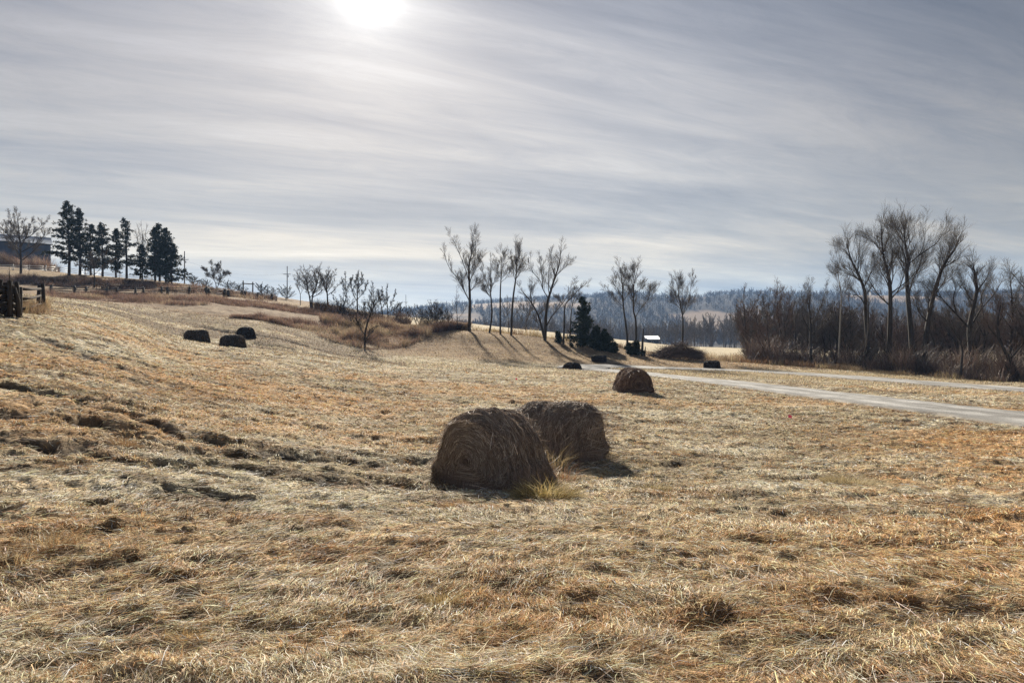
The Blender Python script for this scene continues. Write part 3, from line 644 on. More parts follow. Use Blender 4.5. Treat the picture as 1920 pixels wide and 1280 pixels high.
def auto_tree(label, px, Y, h, w, rt, seed, name='bare_tree', fork=.3, nl=6, lvl=2, bark=None, twigm=None, up=.45, kids=5, n=8, group=None, thin=1.0, lean=0.0, spread=.7, stems=1, obj_only=False):
    bark = bark or M_barkd; twigm = twigm or M_twig
    T = Tree(.000115*Y*thin, seed); R = T.R
    for s_ in range(stems):
        ox = R.uniform(-.4, .4)*(stems > 1)*w*.3; tx = ox*1.6+lean*h; top = (tx+R.gauss(0, .03*h), R.gauss(0, .03*h), h*(1 if s_ == 0 else R.uniform(.75, .97)))
        tr = [(ox*.3, 0, 0), (ox*.6+R.gauss(0, .015*h), R.gauss(0, .015*h), h*fork), (ox+tx*.6+R.gauss(0, .02*h), R.gauss(0, .02*h), h*.65), top]
        T.limb(tr, rt, T.rmin*1.5, 7); T.clothe(tr, h*.16, rt*.3, n, lvl, t0=fork+.1, up=up, spread=spread, kids=kids)
        for i in range(nl):
            a = i*2.4+R.uniform(-.4, .4); z0 = h*(fork+(.72-fork)*i/nl*R.uniform(.8, 1.1)); f = z0/h
            x0 = np.interp(f, [0, fork, .65, 1], [p[0] for p in tr]); y0 = np.interp(f, [0, fork, .65, 1], [p[1] for p in tr])
            rad = w*.5*R.uniform(.7, 1.05)*(1.1-.5*f); z1 = min(h*.97, z0+h*R.uniform(.25, .42))
            q = [(x0, y0, z0), (x0+math.cos(a)*rad*.5, y0+math.sin(a)*rad*.5, z0+(z1-z0)*.42), (x0+math.cos(a)*rad*.95, y0+math.sin(a)*rad*.95, z1)]
            r0 = rt*(.5-.25*f); T.limb(q, r0, T.rmin*1.2, 5); T.clothe(q, h*.14, r0*.45, n, lvl, t0=.15, up=up, spread=spread, kids=kids)
    if obj_only: return T
    return T.build(name, label, 'tree', spot(px, Y, -.12), bark, twigm, group)

# --- row on the crest in the middle (coordinates read from an enlarged crop: origin 780,420 scale 4.573)
def c4(x, y): return (x, y, 780)
S4 = 4.573; O = 780
pixel_tree('tallest bare tree, at the left end of the middle crest row', (457, 900, O), S4, 110,
    [[(457, 900), (460, 640), (455, 480), (450, 330), (470, 230), (485, 85)], [(457, 640), (425, 570), (370, 460), (290, 350), (262, 250)], [(455, 480), (420, 350), (370, 220), (318, 110)],
     [(455, 480), (480, 420), (520, 350), (555, 280)], [(470, 400), (500, 300), (510, 200), (515, 75)], [(460, 550), (490, 520), (530, 480)], [(425, 570), (400, 500), (395, 440)]], .27, 11)
pixel_tree('curved trunk bare tree, second from the left in the middle crest row', (628, 915, O), S4, 109,
    [[(628, 915), (650, 760), (645, 640), (640, 560), (640, 430), (640, 300)], [(640, 560), (600, 470), (570, 360), (555, 290)], [(640, 560), (655, 500), (690, 440), (712, 330)], [(640, 600), (610, 560), (590, 530)]], .17, 12)
pixel_tree('slim straight bare tree, third from the left in the middle crest row', (723, 925, O), S4, 108,
    [[(723, 925), (722, 600), (728, 450), (735, 350), (730, 235)], [(730, 440), (700, 380), (690, 300)], [(730, 470), (770, 430), (792, 390)], [(733, 350), (755, 300), (765, 250)]], .15, 13, n=8)
pixel_tree('bare tree with a narrow brushy head, fourth in the middle crest row', (815, 940, O), S4, 108,
    [[(815, 940), (830, 640), (855, 450), (860, 350), (852, 185)], [(858, 450), (885, 410), (922, 350)], [(860, 380), (885, 280), (895, 205)], [(856, 470), (830, 380), (825, 300)]], .19, 14)
pixel_tree('wide bare tree with two trunks splaying from the ground, broadest of the middle crest row', (1105, 970, O), S4, 107,
    [[(1105, 970), (1115, 740), (1130, 620), (1155, 540), (1190, 420), (1225, 320), (1240, 190)], [(1120, 600), (1085, 520), (1060, 450), (1000, 380), (978, 300)], [(1085, 520), (1080, 380), (1065, 260)],
     [(1190, 420), (1250, 360), (1305, 310)], [(1100, 940), (1075, 830), (1050, 740), (1000, 640), (950, 570), (900, 510)], [(1115, 850), (1160, 760), (1210, 700), (1270, 620), (1300, 560)], [(1060, 740), (1110, 680)],
     [(1140, 580), (1130, 450), (1140, 330)], [(1000, 640), (985, 560), (1000, 480)], [(1190, 420), (1165, 330), (1165, 230)]], .27, 15, n=10)
pixel_tree('bare tree leaning right over the dark spruce from its left', (1265, 1003, O), S4, 106,
    [[(1265, 1003), (1272, 800), (1275, 700), (1290, 640), (1340, 590), (1400, 520), (1455, 480)], [(1290, 640), (1350, 540), (1370, 460)], [(1275, 690), (1240, 620), (1210, 600)]], .16, 16, n=8)
pixel_tree('thin bare tree right against the left side of the spruce', (1320, 1003, O), S4, 105.5,
    [[(1320, 1003), (1328, 780), (1345, 640), (1370, 560)], [(1345, 640), (1390, 580), (1410, 520)]], .12, 17, n=8)
auto_tree('slight pale sapling left of the tallest crest tree', 857, 111, 6.6, 3, .06, 18, fork=.3, nl=3, n=5, lvl=1)
auto_tree('dim bare tree in the field behind the leaning crest tree', 987, 150, 8.5, 6.8, .14, 19, fork=.32, nl=7, lvl=2, kids=5)
auto_tree('small bare tree in the field between the third and fourth crest trees', 953, 135, 7.5, 4.5, .09, 20, fork=.4, nl=5, lvl=1, kids=6)
O = 1100; S5 = 4.924
pixel_tree('bare tree with a narrow plume head and long left limb, left of a close pair', (378, 995, O), S5, 105,
    [[(378, 995), (372, 840), (355, 700), (335, 560), (325, 400), (320, 330), (302, 205)], [(335, 560), (300, 530), (255, 480), (180, 410)], [(330, 480), (275, 400), (240, 300)], [(335, 520), (370, 460), (395, 420)], [(325, 400), (350, 320), (352, 240)]], .19, 21)
pixel_tree('bare tree with one long limb reaching out right, right of a close pair', (450, 985, O), S5, 104,
    [[(450, 985), (455, 800), (448, 650), (428, 570), (430, 430), (432, 330), (465, 180)], [(450, 640), (485, 570), (565, 480), (645, 390)], [(428, 470), (385, 370), (370, 290)], [(432, 420), (470, 390), (505, 355)], [(432, 330), (415, 260), (412, 200)], [(565, 480), (590, 420), (605, 385)]], .20, 22)
pixel_tree('lone bare tree with an oval head rising behind the brush pile', (885, 975, O), S5, 108,
    [[(885, 975), (890, 800), (897, 600), (880, 500), (868, 400), (850, 260)], [(897, 600), (905, 450), (910, 330), (900, 240)], [(900, 580), (930, 440), (958, 330), (962, 240)], [(880, 500), (835, 400), (808, 265)], [(900, 570), (955, 490), (1005, 430)], [(880, 520), (830, 460), (800, 400)], [(868, 400), (880, 320), (880, 245)]], .17, 23)
# --- big creek-side trees, right (crop origin 1380,380 scale 3.556)
O = 1380; S6 = 3.556
pixel_tree('slender bare tree with a pale trunk at the left edge of the tall creek trees', (683, 1062, O), S6, 97, [[(683, 1062), (684, 850), (685, 700), (685, 560), (665, 450), (652, 350)], [(685, 600), (705, 540), (735, 500)], [(680, 520), (650, 460), (625, 400)]], .13, 31, bark=M_barkp, n=10)
pixel_tree('tall bare creek tree with a fork high up, leftmost of the four giants', (868, 1055, O), S6, 94,
    [[(868, 1055), (865, 850), (845, 680), (828, 520), (775, 400), (730, 320), (692, 215)], [(828, 500), (858, 400), (880, 330)], [(838, 620), (790, 560), (705, 540)], [(775, 400), (765, 300), (755, 200)], [(730, 320), (690, 270), (650, 250)], [(845, 1050), (850, 850), (822, 610)], [(800, 450), (730, 420), (680, 390)]], .34, 32, n=12)
pixel_tree('bare creek tree wrapped in vines low down, second of the four giants', (1013, 1100, O), S6, 92,
    [[(1013, 1100), (1012, 800), (1005, 560), (985, 430), (945, 300), (925, 125)], [(1005, 560), (960, 480), (885, 400)], [(1005, 540), (1040, 430), (1060, 260)], [(945, 300), (875, 240), (825, 205)], [(1015, 560), (1090, 480), (1135, 410)],
     [(1010, 640), (935, 560), (870, 440)], [(985, 430), (1000, 330), (990, 240)], [(945, 300), (960, 220), (985, 160)], [(1013, 600), (1060, 520), (1090, 380)]], .36, 33, n=12)
pixel_tree('tallest bare creek tree, third of the four giants, splitting above a straight trunk', (1185, 1105, O), S6, 90,
    [[(1185, 1105), (1180, 800), (1172, 600), (1170, 400), (1185, 320), (1168, 200), (1165, 72)], [(1180, 580), (1235, 450), (1310, 360), (1390, 290)], [(1185, 340), (1230, 300), (1272, 230), (1282, 95)], [(1175, 380), (1130, 260), (1052, 160)],
     [(1260, 310), (1330, 210), (1358, 135)], [(1178, 420), (1150, 350), (1120, 250)], [(1168, 200), (1130, 140), (1105, 95)], [(1168, 200), (1200, 150), (1210, 100)], [(1235, 450), (1260, 380), (1290, 280)]], .38, 34, n=12)
pixel_tree('big bare creek tree leaning far right, rightmost of the four giants', (1250, 1085, O), S6, 88,
    [[(1250, 1085), (1285, 800), (1330, 600), (1385, 430), (1440, 310), (1510, 220), (1548, 140)], [(1345, 560), (1420, 470), (1560, 390)], [(1385, 430), (1400, 300), (1410, 200)], [(1300, 720), (1250, 640), (1240, 560)], [(1440, 310), (1490, 290), (1550, 200)], [(1310, 680), (1290, 600), (1300, 500)], [(1420, 470), (1480, 400), (1500, 320)]], .36, 35, n=12)
pixel_tree('broad bare tree with spreading candelabra limbs near the right edge', (1575, 1115, O), S6, 86,
    [[(1575, 1115), (1570, 900), (1565, 770), (1590, 640), (1620, 520), (1610, 420), (1600, 335)], [(1562, 770), (1500, 670), (1425, 560), (1405, 480)], [(1570, 770), (1670, 640), (1790, 530), (1870, 430)], [(1620, 520), (1690, 440), (1720, 390)],
     [(1500, 670), (1470, 570), (1480, 480)], [(1600, 600), (1560, 520), (1555, 420)], [(1670, 640), (1690, 540), (1740, 470)], [(1425, 560), (1380, 530), (1360, 500)]], .40, 36, n=12)
pixel_tree('small forked bare tree in front of the candelabra tree', (1495, 1160, O), S6, 80, [[(1495, 1160), (1496, 1050), (1493, 950), (1440, 850), (1385, 790)], [(1493, 950), (1530, 880), (1565, 800)], [(1460, 885), (1450, 800), (1440, 730)]], .17, 37, n=9)
pixel_tree('crooked dark bare tree leaning left at the right edge', (1890, 1165, O), S6, 77,
    [[(1890, 1165), (1860, 1070), (1825, 990), (1775, 880), (1765, 760), (1790, 640)], [(1880, 1150), (1800, 1080), (1735, 1010)], [(1835, 1000), (1900, 870), (1950, 700)], [(1775, 880), (1720, 800), (1690, 720)], [(1765, 780), (1830, 680), (1850, 600)], [(1900, 870), (1880, 740), (1900, 620)]], .32, 38, n=12, twigm=M_twigr)
pixel_tree('low bushy fan shaped tree at the left end of the creek thicket', (225, 1062, O), S6, 102,
    [[(225, 1062), (222, 950), (205, 840), (200, 710)], [(224, 1040), (170, 960), (125, 900), (95, 840)], [(224, 1030), (270, 900), (320, 730)], [(222, 950), (150, 830), (140, 740)], [(224, 1000), (260, 860), (265, 720)], [(224, 1040), (300, 960), (345, 860)]], .14, 39, n=12, twigm=M_twigr, up=.5)
pixel_tree('tall narrow thicket tree just right of the fan shaped one', (335, 1055, O), S6, 103, [[(335, 1055), (310, 900), (290, 700), (285, 545)], [(305, 850), (340, 720), (350, 600)], [(300, 780), (250, 680), (240, 590)], [(290, 700), (320, 620), (330, 560)]], .16, 40, n=11, twigm=M_twigr)
pixel_tree('dark round headed thicket tree halfway between the fan shaped tree and the pale trunk', (500, 1065, O), S6, 99, [[(500, 1065), (503, 900), (503, 780), (500, 650), (510, 530)], [(503, 820), (440, 720), (425, 620)], [(503, 790), (555, 640), (572, 545)], [(500, 700), (470, 620), (455, 550)], [(503, 850), (560, 780), (600, 700)]], .20, 41, n=11)
pixel_tree('thin crooked thicket tree beside the pale trunk', (580, 1035, O), S6, 104, [[(580, 1035), (590, 900), (570, 800), (550, 740)], [(590, 900), (630, 820), (650, 640)], [(580, 860), (600, 740), (600, 620)]], .13, 42, n=10)
pixel_tree('slanting thin thicket tree left of the dark round headed tree', (415, 1045, O), S6, 104, [[(415, 1045), (395, 900), (388, 760), (400, 640)], [(395, 880), (360, 780), (350, 690)], [(390, 800), (430, 720), (440, 650)]], .11, 43, n=9)
# off the right edge but reaching in
auto_tree('big bare tree just outside the right edge with branches reaching in', 1962, 84, 14.5, 10, .34, 44, fork=.32, nl=10, n=13, kids=6)
auto_tree('tall grey bare tree between the candelabra tree and the right edge', 1896, 92, 14.2, 9, .26, 45, fork=.3, nl=9, n=12, kids=6)
# thicket filling between them
q = random.Random(77)
for i in range(64):
    px = 1396+i*9.8+q.uniform(-9, 9); Yb = np.interp(px, [1400, 1600, 1750, 1920, 2050], [116, 106, 99, 92, 88])
    tm = q.choice((M_twig, M_twigr)); st_ = q.choice((1, 1, 2)); dy_ = q.uniform(-6, 12)
    reg = ['left of the pale trunk', 'between the pale trunk and the vine wrapped giant', 'behind the two tallest giants', 'behind the candelabra tree', 'at the right edge'][int(np.searchsorted([1570, 1665, 1745, 1850], px))]
    lab = f"{'russet' if tm is M_twigr else 'grey'} thicket tree with {'two stems' if st_ == 2 else 'one stem'} {reg}"
    auto_tree(lab, px, Yb+dy_, q.uniform(7.5, 12.5)*(.9 if px > 1560 else 1), q.uniform(5, 7.5), q.uniform(.08, .15), 100+i, fork=q.uniform(.10, .25), nl=7, lvl=2, kids=5, n=9,
              twigm=tm, group='thicket trees '+('with russet twigs, ' if tm is M_twigr else 'with grey brown twigs, ')+('two stems, ' if st_ == 2 else 'one stem, ')+reg, thin=1.5, stems=st_)
# --- left cluster
O = 520; S3 = 5.334
auto_tree('slender pale bare tree at the left end of the left hand grove', 563, 150, 7.2, 2.6, .08, 51, fork=.35, nl=4, lvl=1, kids=6, lean=-.06)
auto_tree('bushy bare tree with two trunks, largest at the left of the grove', 584, 140, 8.4, 6.6, .20, 52, thin=.9, bark=M_barkd, twigm=M_twig, fork=.28, nl=10, lvl=2, kids=5, stems=2, n=9)
auto_tree('round headed bare tree with a straight trunk in the left hand grove', 615, 138, 8.0, 5.6, .19, 53, thin=.9, bark=M_barkd, twigm=M_twig, fork=.40, nl=10, lvl=2, kids=5, n=9)
pixel_tree('crooked bare tree bending left and right in the middle of the left hand grove', (655, 640, O), S3, 136, [[(655, 640), (665, 560), (690, 480), (690, 380), (690, 270)], [(650, 600), (600, 540), (540, 460)], [(690, 480), (650, 380), (630, 310)], [(690, 420), (730, 350), (740, 290)]], .16, 54, thin=1.3, twigm=M_barkd, n=10)
pixel_tree('tallest bare tree of the left hand grove, upright with a brushy top', (803, 600, O), S3, 142, [[(803, 600), (802, 480), (805, 400), (815, 300), (820, 210)], [(803, 470), (765, 380), (750, 290)], [(803, 450), (860, 370), (890, 290)], [(805, 400), (780, 300), (785, 230)], [(812, 350), (850, 290), (850, 220)]], .19, 55, thin=1.3, twigm=M_barkd, n=12)
pixel_tree('twisted bare tree standing alone in the brush at the front of the grove', (875, 870, O), S3, 92, [[(875, 870), (880, 740), (910, 620), (950, 520), (975, 450), (965, 300)], [(945, 530), (940, 420), (925, 320)], [(880, 760), (830, 700), (800, 640)], [(910, 620), (880, 540), (870, 470)], [(960, 480), (1010, 430), (1020, 370)], [(878, 800), (920, 750), (960, 700)]], .16, 56, thin=1.3, twigm=M_barkd, n=9, bark=M_barkd)
pixel_tree('bare bushy tree with open limbs right of the twisted one', (1050, 720, O), S3, 128, [[(1050, 720), (1050, 620), (1030, 520), (1010, 440)], [(1045, 600), (1080, 520), (1060, 440)]], .12, 57, thin=1.3, twigm=M_barkd, n=9)
pixel_tree('wide fan of bare branches at the right end of the left hand grove', (1105, 725, O), S3, 130, [[(1105, 725), (1105, 600), (1095, 500), (1100, 400)], [(1105, 620), (1150, 520), (1170, 430)], [(1105, 600), (1060, 500), (1060, 420)], [(1105, 650), (1180, 590), (1220, 560)]], .13, 58, thin=1.3, twigm=M_barkd, n=11)
for i, (px, Y, h, w, lab) in enumerate([(752, 128, 3.6, 4.2, 'low dark shrub at the end of the left hand grove'), (785, 118, 3.4, 4.6, 'dark round shrub at the left foot of the blue hill'), (806, 116, 3.0, 3.8, 'second dark shrub below the blue hill'),
        (822, 115, 4.4, 3.2, 'tall thin shrub below the blue hill'), (836, 114, 3.4, 3, 'small shrub left of the pale sapling'), (700, 122, 4.0, 4.5, 'dense brown shrub behind the twisted tree'), (668, 106, 3.2, 5, 'brown brush mound left of the twisted tree'), (645, 132, 3.6, 5, 'dark shrub under the crooked tree'),
        (432, 168, 2.8, 6.0, 'rounded bare shrub on the skyline left of the log gateway'), (452, 172, 2.4, 4, 'low bare shrub between the rounded shrub and the log gateway'), (362, 160, 2.2, 4, 'low shrub at the foot of the left utility pole'), (384, 190, 2.6, 4, 'low bare shrub right of the left utility pole'),
        (492, 180, 3.2, 4.5, 'small bare tree right of the log gateway'), (507, 185, 2.6, 5, 'dark bare shrub between the gateway and the middle pole'), (538, 175, 3.6, 5, 'bare shrub round the base of the middle utility pole'),
        (1403, 108, 2.4, 3.2, 'dark shrub alone left of the creek thicket')]):
    auto_tree(lab, px, Y, h, w, .05, 200+i, name='bare_shrub', fork=.08, nl=8, lvl=2, kids=4, n=6, stems=3, spread=.8, up=.55, twigm=M_twig if i % 2 else M_barkd)['category'] = 'shrub'
# hillside on the left
O = 0; S1 = 4.267
auto_tree('big round bare tree in front of the blue metal building', 39, 145, 12.6, 11.5, .26, 61, fork=.22, nl=11, lvl=2, kids=7, n=12, spread=.62, up=.4, thin=1.2)
pixel_tree('low spreading bare tree standing in front of the pines', (755, 752, O), S1, 126, [[(755, 752), (757, 640), (755, 560), (745, 480)], [(757, 650), (690, 590), (640, 570)], [(757, 640), (820, 560), (870, 520)], [(756, 600), (700, 520), (690, 470)], [(756, 590), (800, 500), (820, 460)]], .15, 62, n=13)
pixel_tree('dark scraggly bare tree rising behind the near fence corner', (75, 760, O), S1, 62, [[(75, 760), (75, 650), (68, 560), (62, 490)], [(75, 680), (110, 640), (120, 600)], [(74, 650), (30, 590), (10, 560)], [(72, 720), (20, 680), (-10, 665)], [(75, 700), (95, 660), (100, 610)]], .09, 63, n=6, lvl=1)
O = 300; S2 = 4.8
pixel_tree('small bare tree forked in a V on the left skyline', (510, 395, O), S2, 172, [[(510, 395), (500, 340), (480, 290), (460, 170)], [(512, 390), (540, 340), (560, 300), (580, 190)], [(490, 320), (430, 260), (405, 220)], [(555, 300), (600, 270), (640, 265)], [(480, 290), (520, 230), (525, 190)]], .12, 64, n=16, thin=1.3, L0=1.7, kids=8)

# --- evergreens
def evergreen(label, px, Y, topy, basey, hw, seed, clear=.2, name='pine_tree', mat=None, full=1.0, ragged=.35, lean=0):
    mat = mat or M_needle; R = random.Random(seed); h = (basey-topy)/1280*Y; w = hw/1280*Y*(1.62 if name == 'pine_tree' else 1.2); r0 = .020*h
    g = Geo(); g.tube([(0, 0, 0), (R.gauss(0, .05), R.gauss(0, .05), h*.35), (lean*h*.5, 0, h*.7), (lean*h, 0, h*.985)], [r0, r0*.8, r0*.45, .02], 7)
    P0, P1, A0, A1 = [], [], [], []; nb = int(h*6.3*full+10); Q = []
    for i in range(nb):
        t = clear+(1-clear)*((i+R.random())/nb)**.95; z = h*t; env = (1-t)**.62*min(1, (t-clear)*6+.45) if name == 'pine_tree' else (1-t)**.85
        ln = w*(env*1.12+.05)*R.uniform(1-ragged*1.7, 1.2); a = R.uniform(0, 6.283); dz = ln*(R.uniform(.0, .35) if t > .4 else R.uniform(-.25, .15)); o = lean*h*t
        p = (o, 0, z); e = (o+math.cos(a)*ln, math.sin(a)*ln, z+dz); P0.append(p); P1.append(e); A0.append(.012*h*(1.1-t)*.5+.01); A1.append(.01)
        m = max(3, int(ln/.40*full)+1)
        for j in range(m):
            f = .30+.70*(j+R.random())/m if name == 'pine_tree' else .1+.9*(j+R.random())/m
            c = [p[k]*(1-f)+e[k]*f for k in range(3)]; sp_ = .20+.13*ln*f
            Q.append((c[0]+R.gauss(0, sp_*.6), c[1]+R.gauss(0, sp_*.6), c[2]+R.gauss(0, .13), R.uniform(.3, .6)))
    V, F = frusta(P0, P1, A0, A1, 4); g.add(V, F)
    Q = np.array(Q); per = 15; n = len(Q)*per; c = np.repeat(Q[:, :3], per, 0); s = np.repeat(Q[:, 3], per)*(.9 if name == 'pine_tree' else .8)
    rg = np.random.default_rng(seed); d = rg.normal(0, 1, (n, 3)); d[:, 2] = d[:, 2]*.75+.25; d /= np.linalg.norm(d, axis=1)[:, None]
    sd = np.cross(d, rg.normal(0, 1, (n, 3))); sd /= np.linalg.norm(sd, axis=1)[:, None]; wd = (.045+.0002*Y)
    c = c+d*s[:, None]*.1; tip = c+d*s[:, None]; mid = c+d*s[:, None]*.45
    V = np.stack([c, mid-sd*wd, tip, mid+sd*wd], 1).reshape(-1, 3); F = np.arange(n*4).reshape(-1, 4)
    t = thing(name, label, 'tree', spot(px, Y, -.1)); obj('trunk', g.mesh(True), M_barkd, t); obj('crown', mesh_np(V, F), mat, t); return t
evergreen('tallest dark pine at the left end of the hillside pines', 129.6, 148, 382, 519, 25, 1, .18, lean=-.04)
evergreen('narrow tall pine, second from the left of the hillside pines', 150, 150, 396, 521, 15, 2, .30, full=.8, lean=-.02)
evergreen('dark bushy pine behind the low spreading bare tree', 170, 156, 428, 523, 15, 3, .12)
evergreen('broad pine right behind the low spreading bare tree', 192.6, 152, 424, 523, 21, 4, .18, lean=-.03)
evergreen('slim pine between the broad one and the pointed one', 217.5, 154, 433, 524, 11, 5, .12, full=.9)
evergreen('pointed pine with a see-through crown, middle of the hillside pines', 237.6, 152, 413, 525, 19, 6, .22, full=.75, lean=-.03)
evergreen('half dead pine with a thin grey top and dark lower boughs', 267, 154, 462, 527, 12, 7, .10, lean=-.02)
auto_tree('grey leafless top of a dying tree among the right hand pines', 264, 157, 12, 3.6, .14, 8, fork=.3, nl=8, lvl=1, kids=7, n=9)
evergreen('upright pine left of the thickest pine clump', 291, 150, 430, 530, 13, 9, .22, full=.95)
evergreen('thickest and tallest pine of the right hand clump', 299.5, 154, 424, 531, 17, 10, .16, full=1.1, lean=-.02)
evergreen('pine just right of the thickest one with a sloping shoulder', 311, 151, 430, 532, 15, 11, .16)
evergreen('lowest rightmost pine sweeping out towards the utility pole', 322, 150, 456, 533, 21, 12, .10, full=1.1)
evergreen('dark spruce with a sharp top in the middle crest row', 1093, 106, 553, 646, 25, 13, .04, name='spruce_tree', mat=M_needled, full=1.9, ragged=.3)
evergreen('low dark juniper touching the right side of the spruce', 1118, 106, 607, 648, 15, 14, .02, name='juniper', mat=M_needled, full=2.6)
evergreen('round dark juniper right of the spruce', 1134, 105, 612, 650, 17, 15, .02, name='juniper', mat=M_needled, full=2.6)
evergreen('small low juniper ending the evergreen clump', 1150, 104, 634, 652, 9, 16, .02, name='juniper', mat=M_needled, full=2.6)
evergreen('little juniper seedling left of the spruce', 1047, 107, 622, 640, 5, 17, .02, name='juniper', mat=M_needled, full=2.4)
evergreen('low juniper at the foot of the left tree of the close pair', 1180, 103.5, 637, 655, 9, 18, .02, name='juniper', mat=M_needled, full=2.6)
evergreen('low juniper at the foot of the right tree of the close pair', 1193, 103, 632, 657, 8, 19, .02, name='juniper', mat=M_needled, full=2.6)

# ------------------------------------------------------------------ woods that read as one mass
def woods(name, label, protos, spots, mat):
    VV, FF, off = [], [], 0; R = random.Random(3)
    for (x, y, z, s, sx) in spots:
        V, F = protos[R.randrange(len(protos))]; a = R.uniform(0, 6.28); c, s_ = math.cos(a), math.sin(a)
        v = np.stack([(V[:, 0]*c-V[:, 1]*s_)*s*sx+x, (V[:, 0]*s_+V[:, 1]*c)*s*sx+y, V[:, 2]*s+z], 1)
        VV.append(v); FF.append(F+off); off += len(v)
    return obj(name, mesh_np(np.vstack(VV), np.vstack(FF)), mat, label=label, cat='woods', kind='stuff')
def proto(seed, rmin, h=10, w=6, rt=.2, nl=6, lvl=1, kids=6, n=7, fork=.2):
    T = Tree(rmin, seed); keep = T.rmin
    T = None
    t = auto_tree('', 0, rmin/.000115, h, w, rt, seed, fork=fork, nl=nl, lvl=lvl, kids=kids, n=n, obj_only=True)
    V, F = frusta(*t.tw, n=3); V2, F2 = np.vstack(t.main.V), np.vstack(t.main.F)
    return np.vstack([V, V2]), np.vstack([F, F2+len(V)])
near_p = [proto(i, .05, h=10, w=5.5, rt=.16, nl=6, lvl=1, kids=5, n=6, fork=.25) for i in range(5)]
sp = []; q = random.Random(9)
for i in range(560):
    px = q.uniform(740, 2150); Y = q.uniform(345, 470) if q.random() < .7 else q.uniform(345, 370); x = (px-960)/1280*Y
    sp.append((x, Y, px))
hh = height(np.array([a for a, b, c in sp]), np.array([b for a, b, c in sp]))
sp2 = []
for (x, Y, px), z in zip(sp, hh):
    topy = np.interp(px, [740, 860, 960, 1100, 1200, 1260, 1350, 1450, 2150], [600, 603, 598, 598, 608, 604, 592, 585, 595])
    H = max(6, (z-EYE)*-1+(640-topy)/1280*Y)*q.uniform(.72, 1.08); sp2.append((x, Y, z-.2, H/10, 1.0))
woods('bottomland_woods', 'grey brown belt of bare bottomland woods across the valley', near_p, sp2, M_twig)
far_p = [proto(i+20, .16, h=10, w=7, rt=.25, nl=4, lvl=0, kids=4, n=9, fork=.12) for i in range(4)]
sp = []
X = []; rg = np.random.default_rng(4); n = 9000; px = rg.uniform(600, 2150, n); Y = np.exp(rg.uniform(math.log(640), math.log(1660), n)); x = (px-960)/1280*Y
w = fbm(x*.006, Y*.004, 4, 211); k = w < .585; x, Y = x[k], Y[k]; z = height(x, Y)
for a, b, c in zip(x, Y, z): sp.append((a, b, c-.5, rg.uniform(.7, 1.25), 1.3))
woods('far_hill_woods', 'blue hazed bare woods covering the far hills', far_p, sp, M_twig)
# ridge trees and far evergreens that can be told apart
def far_row(label, pxs, Y, h, w, seed0):
    for i, (px, s) in enumerate(pxs):
        auto_tree(label[i], px, Y, h*s, w*s, .3, seed0+i, name='ridge_tree', fork=.25, nl=6, lvl=1, kids=5, n=7, thin=1.4)
far_row(['bare round tree on the far ridge, leftmost of the ridge top row', 'second bare round tree on the far ridge, biggest of the ridge top row', 'bare ridge tree left of the far farmhouse', 'wide bare ridge tree right of the far farmhouse', 'lone thin ridge tree over the left part of the far hills', 'paired ridge trees left of the lone bare tree with the oval head'],
        [(1376, 1), (1390, 1.25), (1409, 1.15), (1438, 1.2), (1214, 1.1), (1245, 1.1)], 1480, 13, 13, 500)

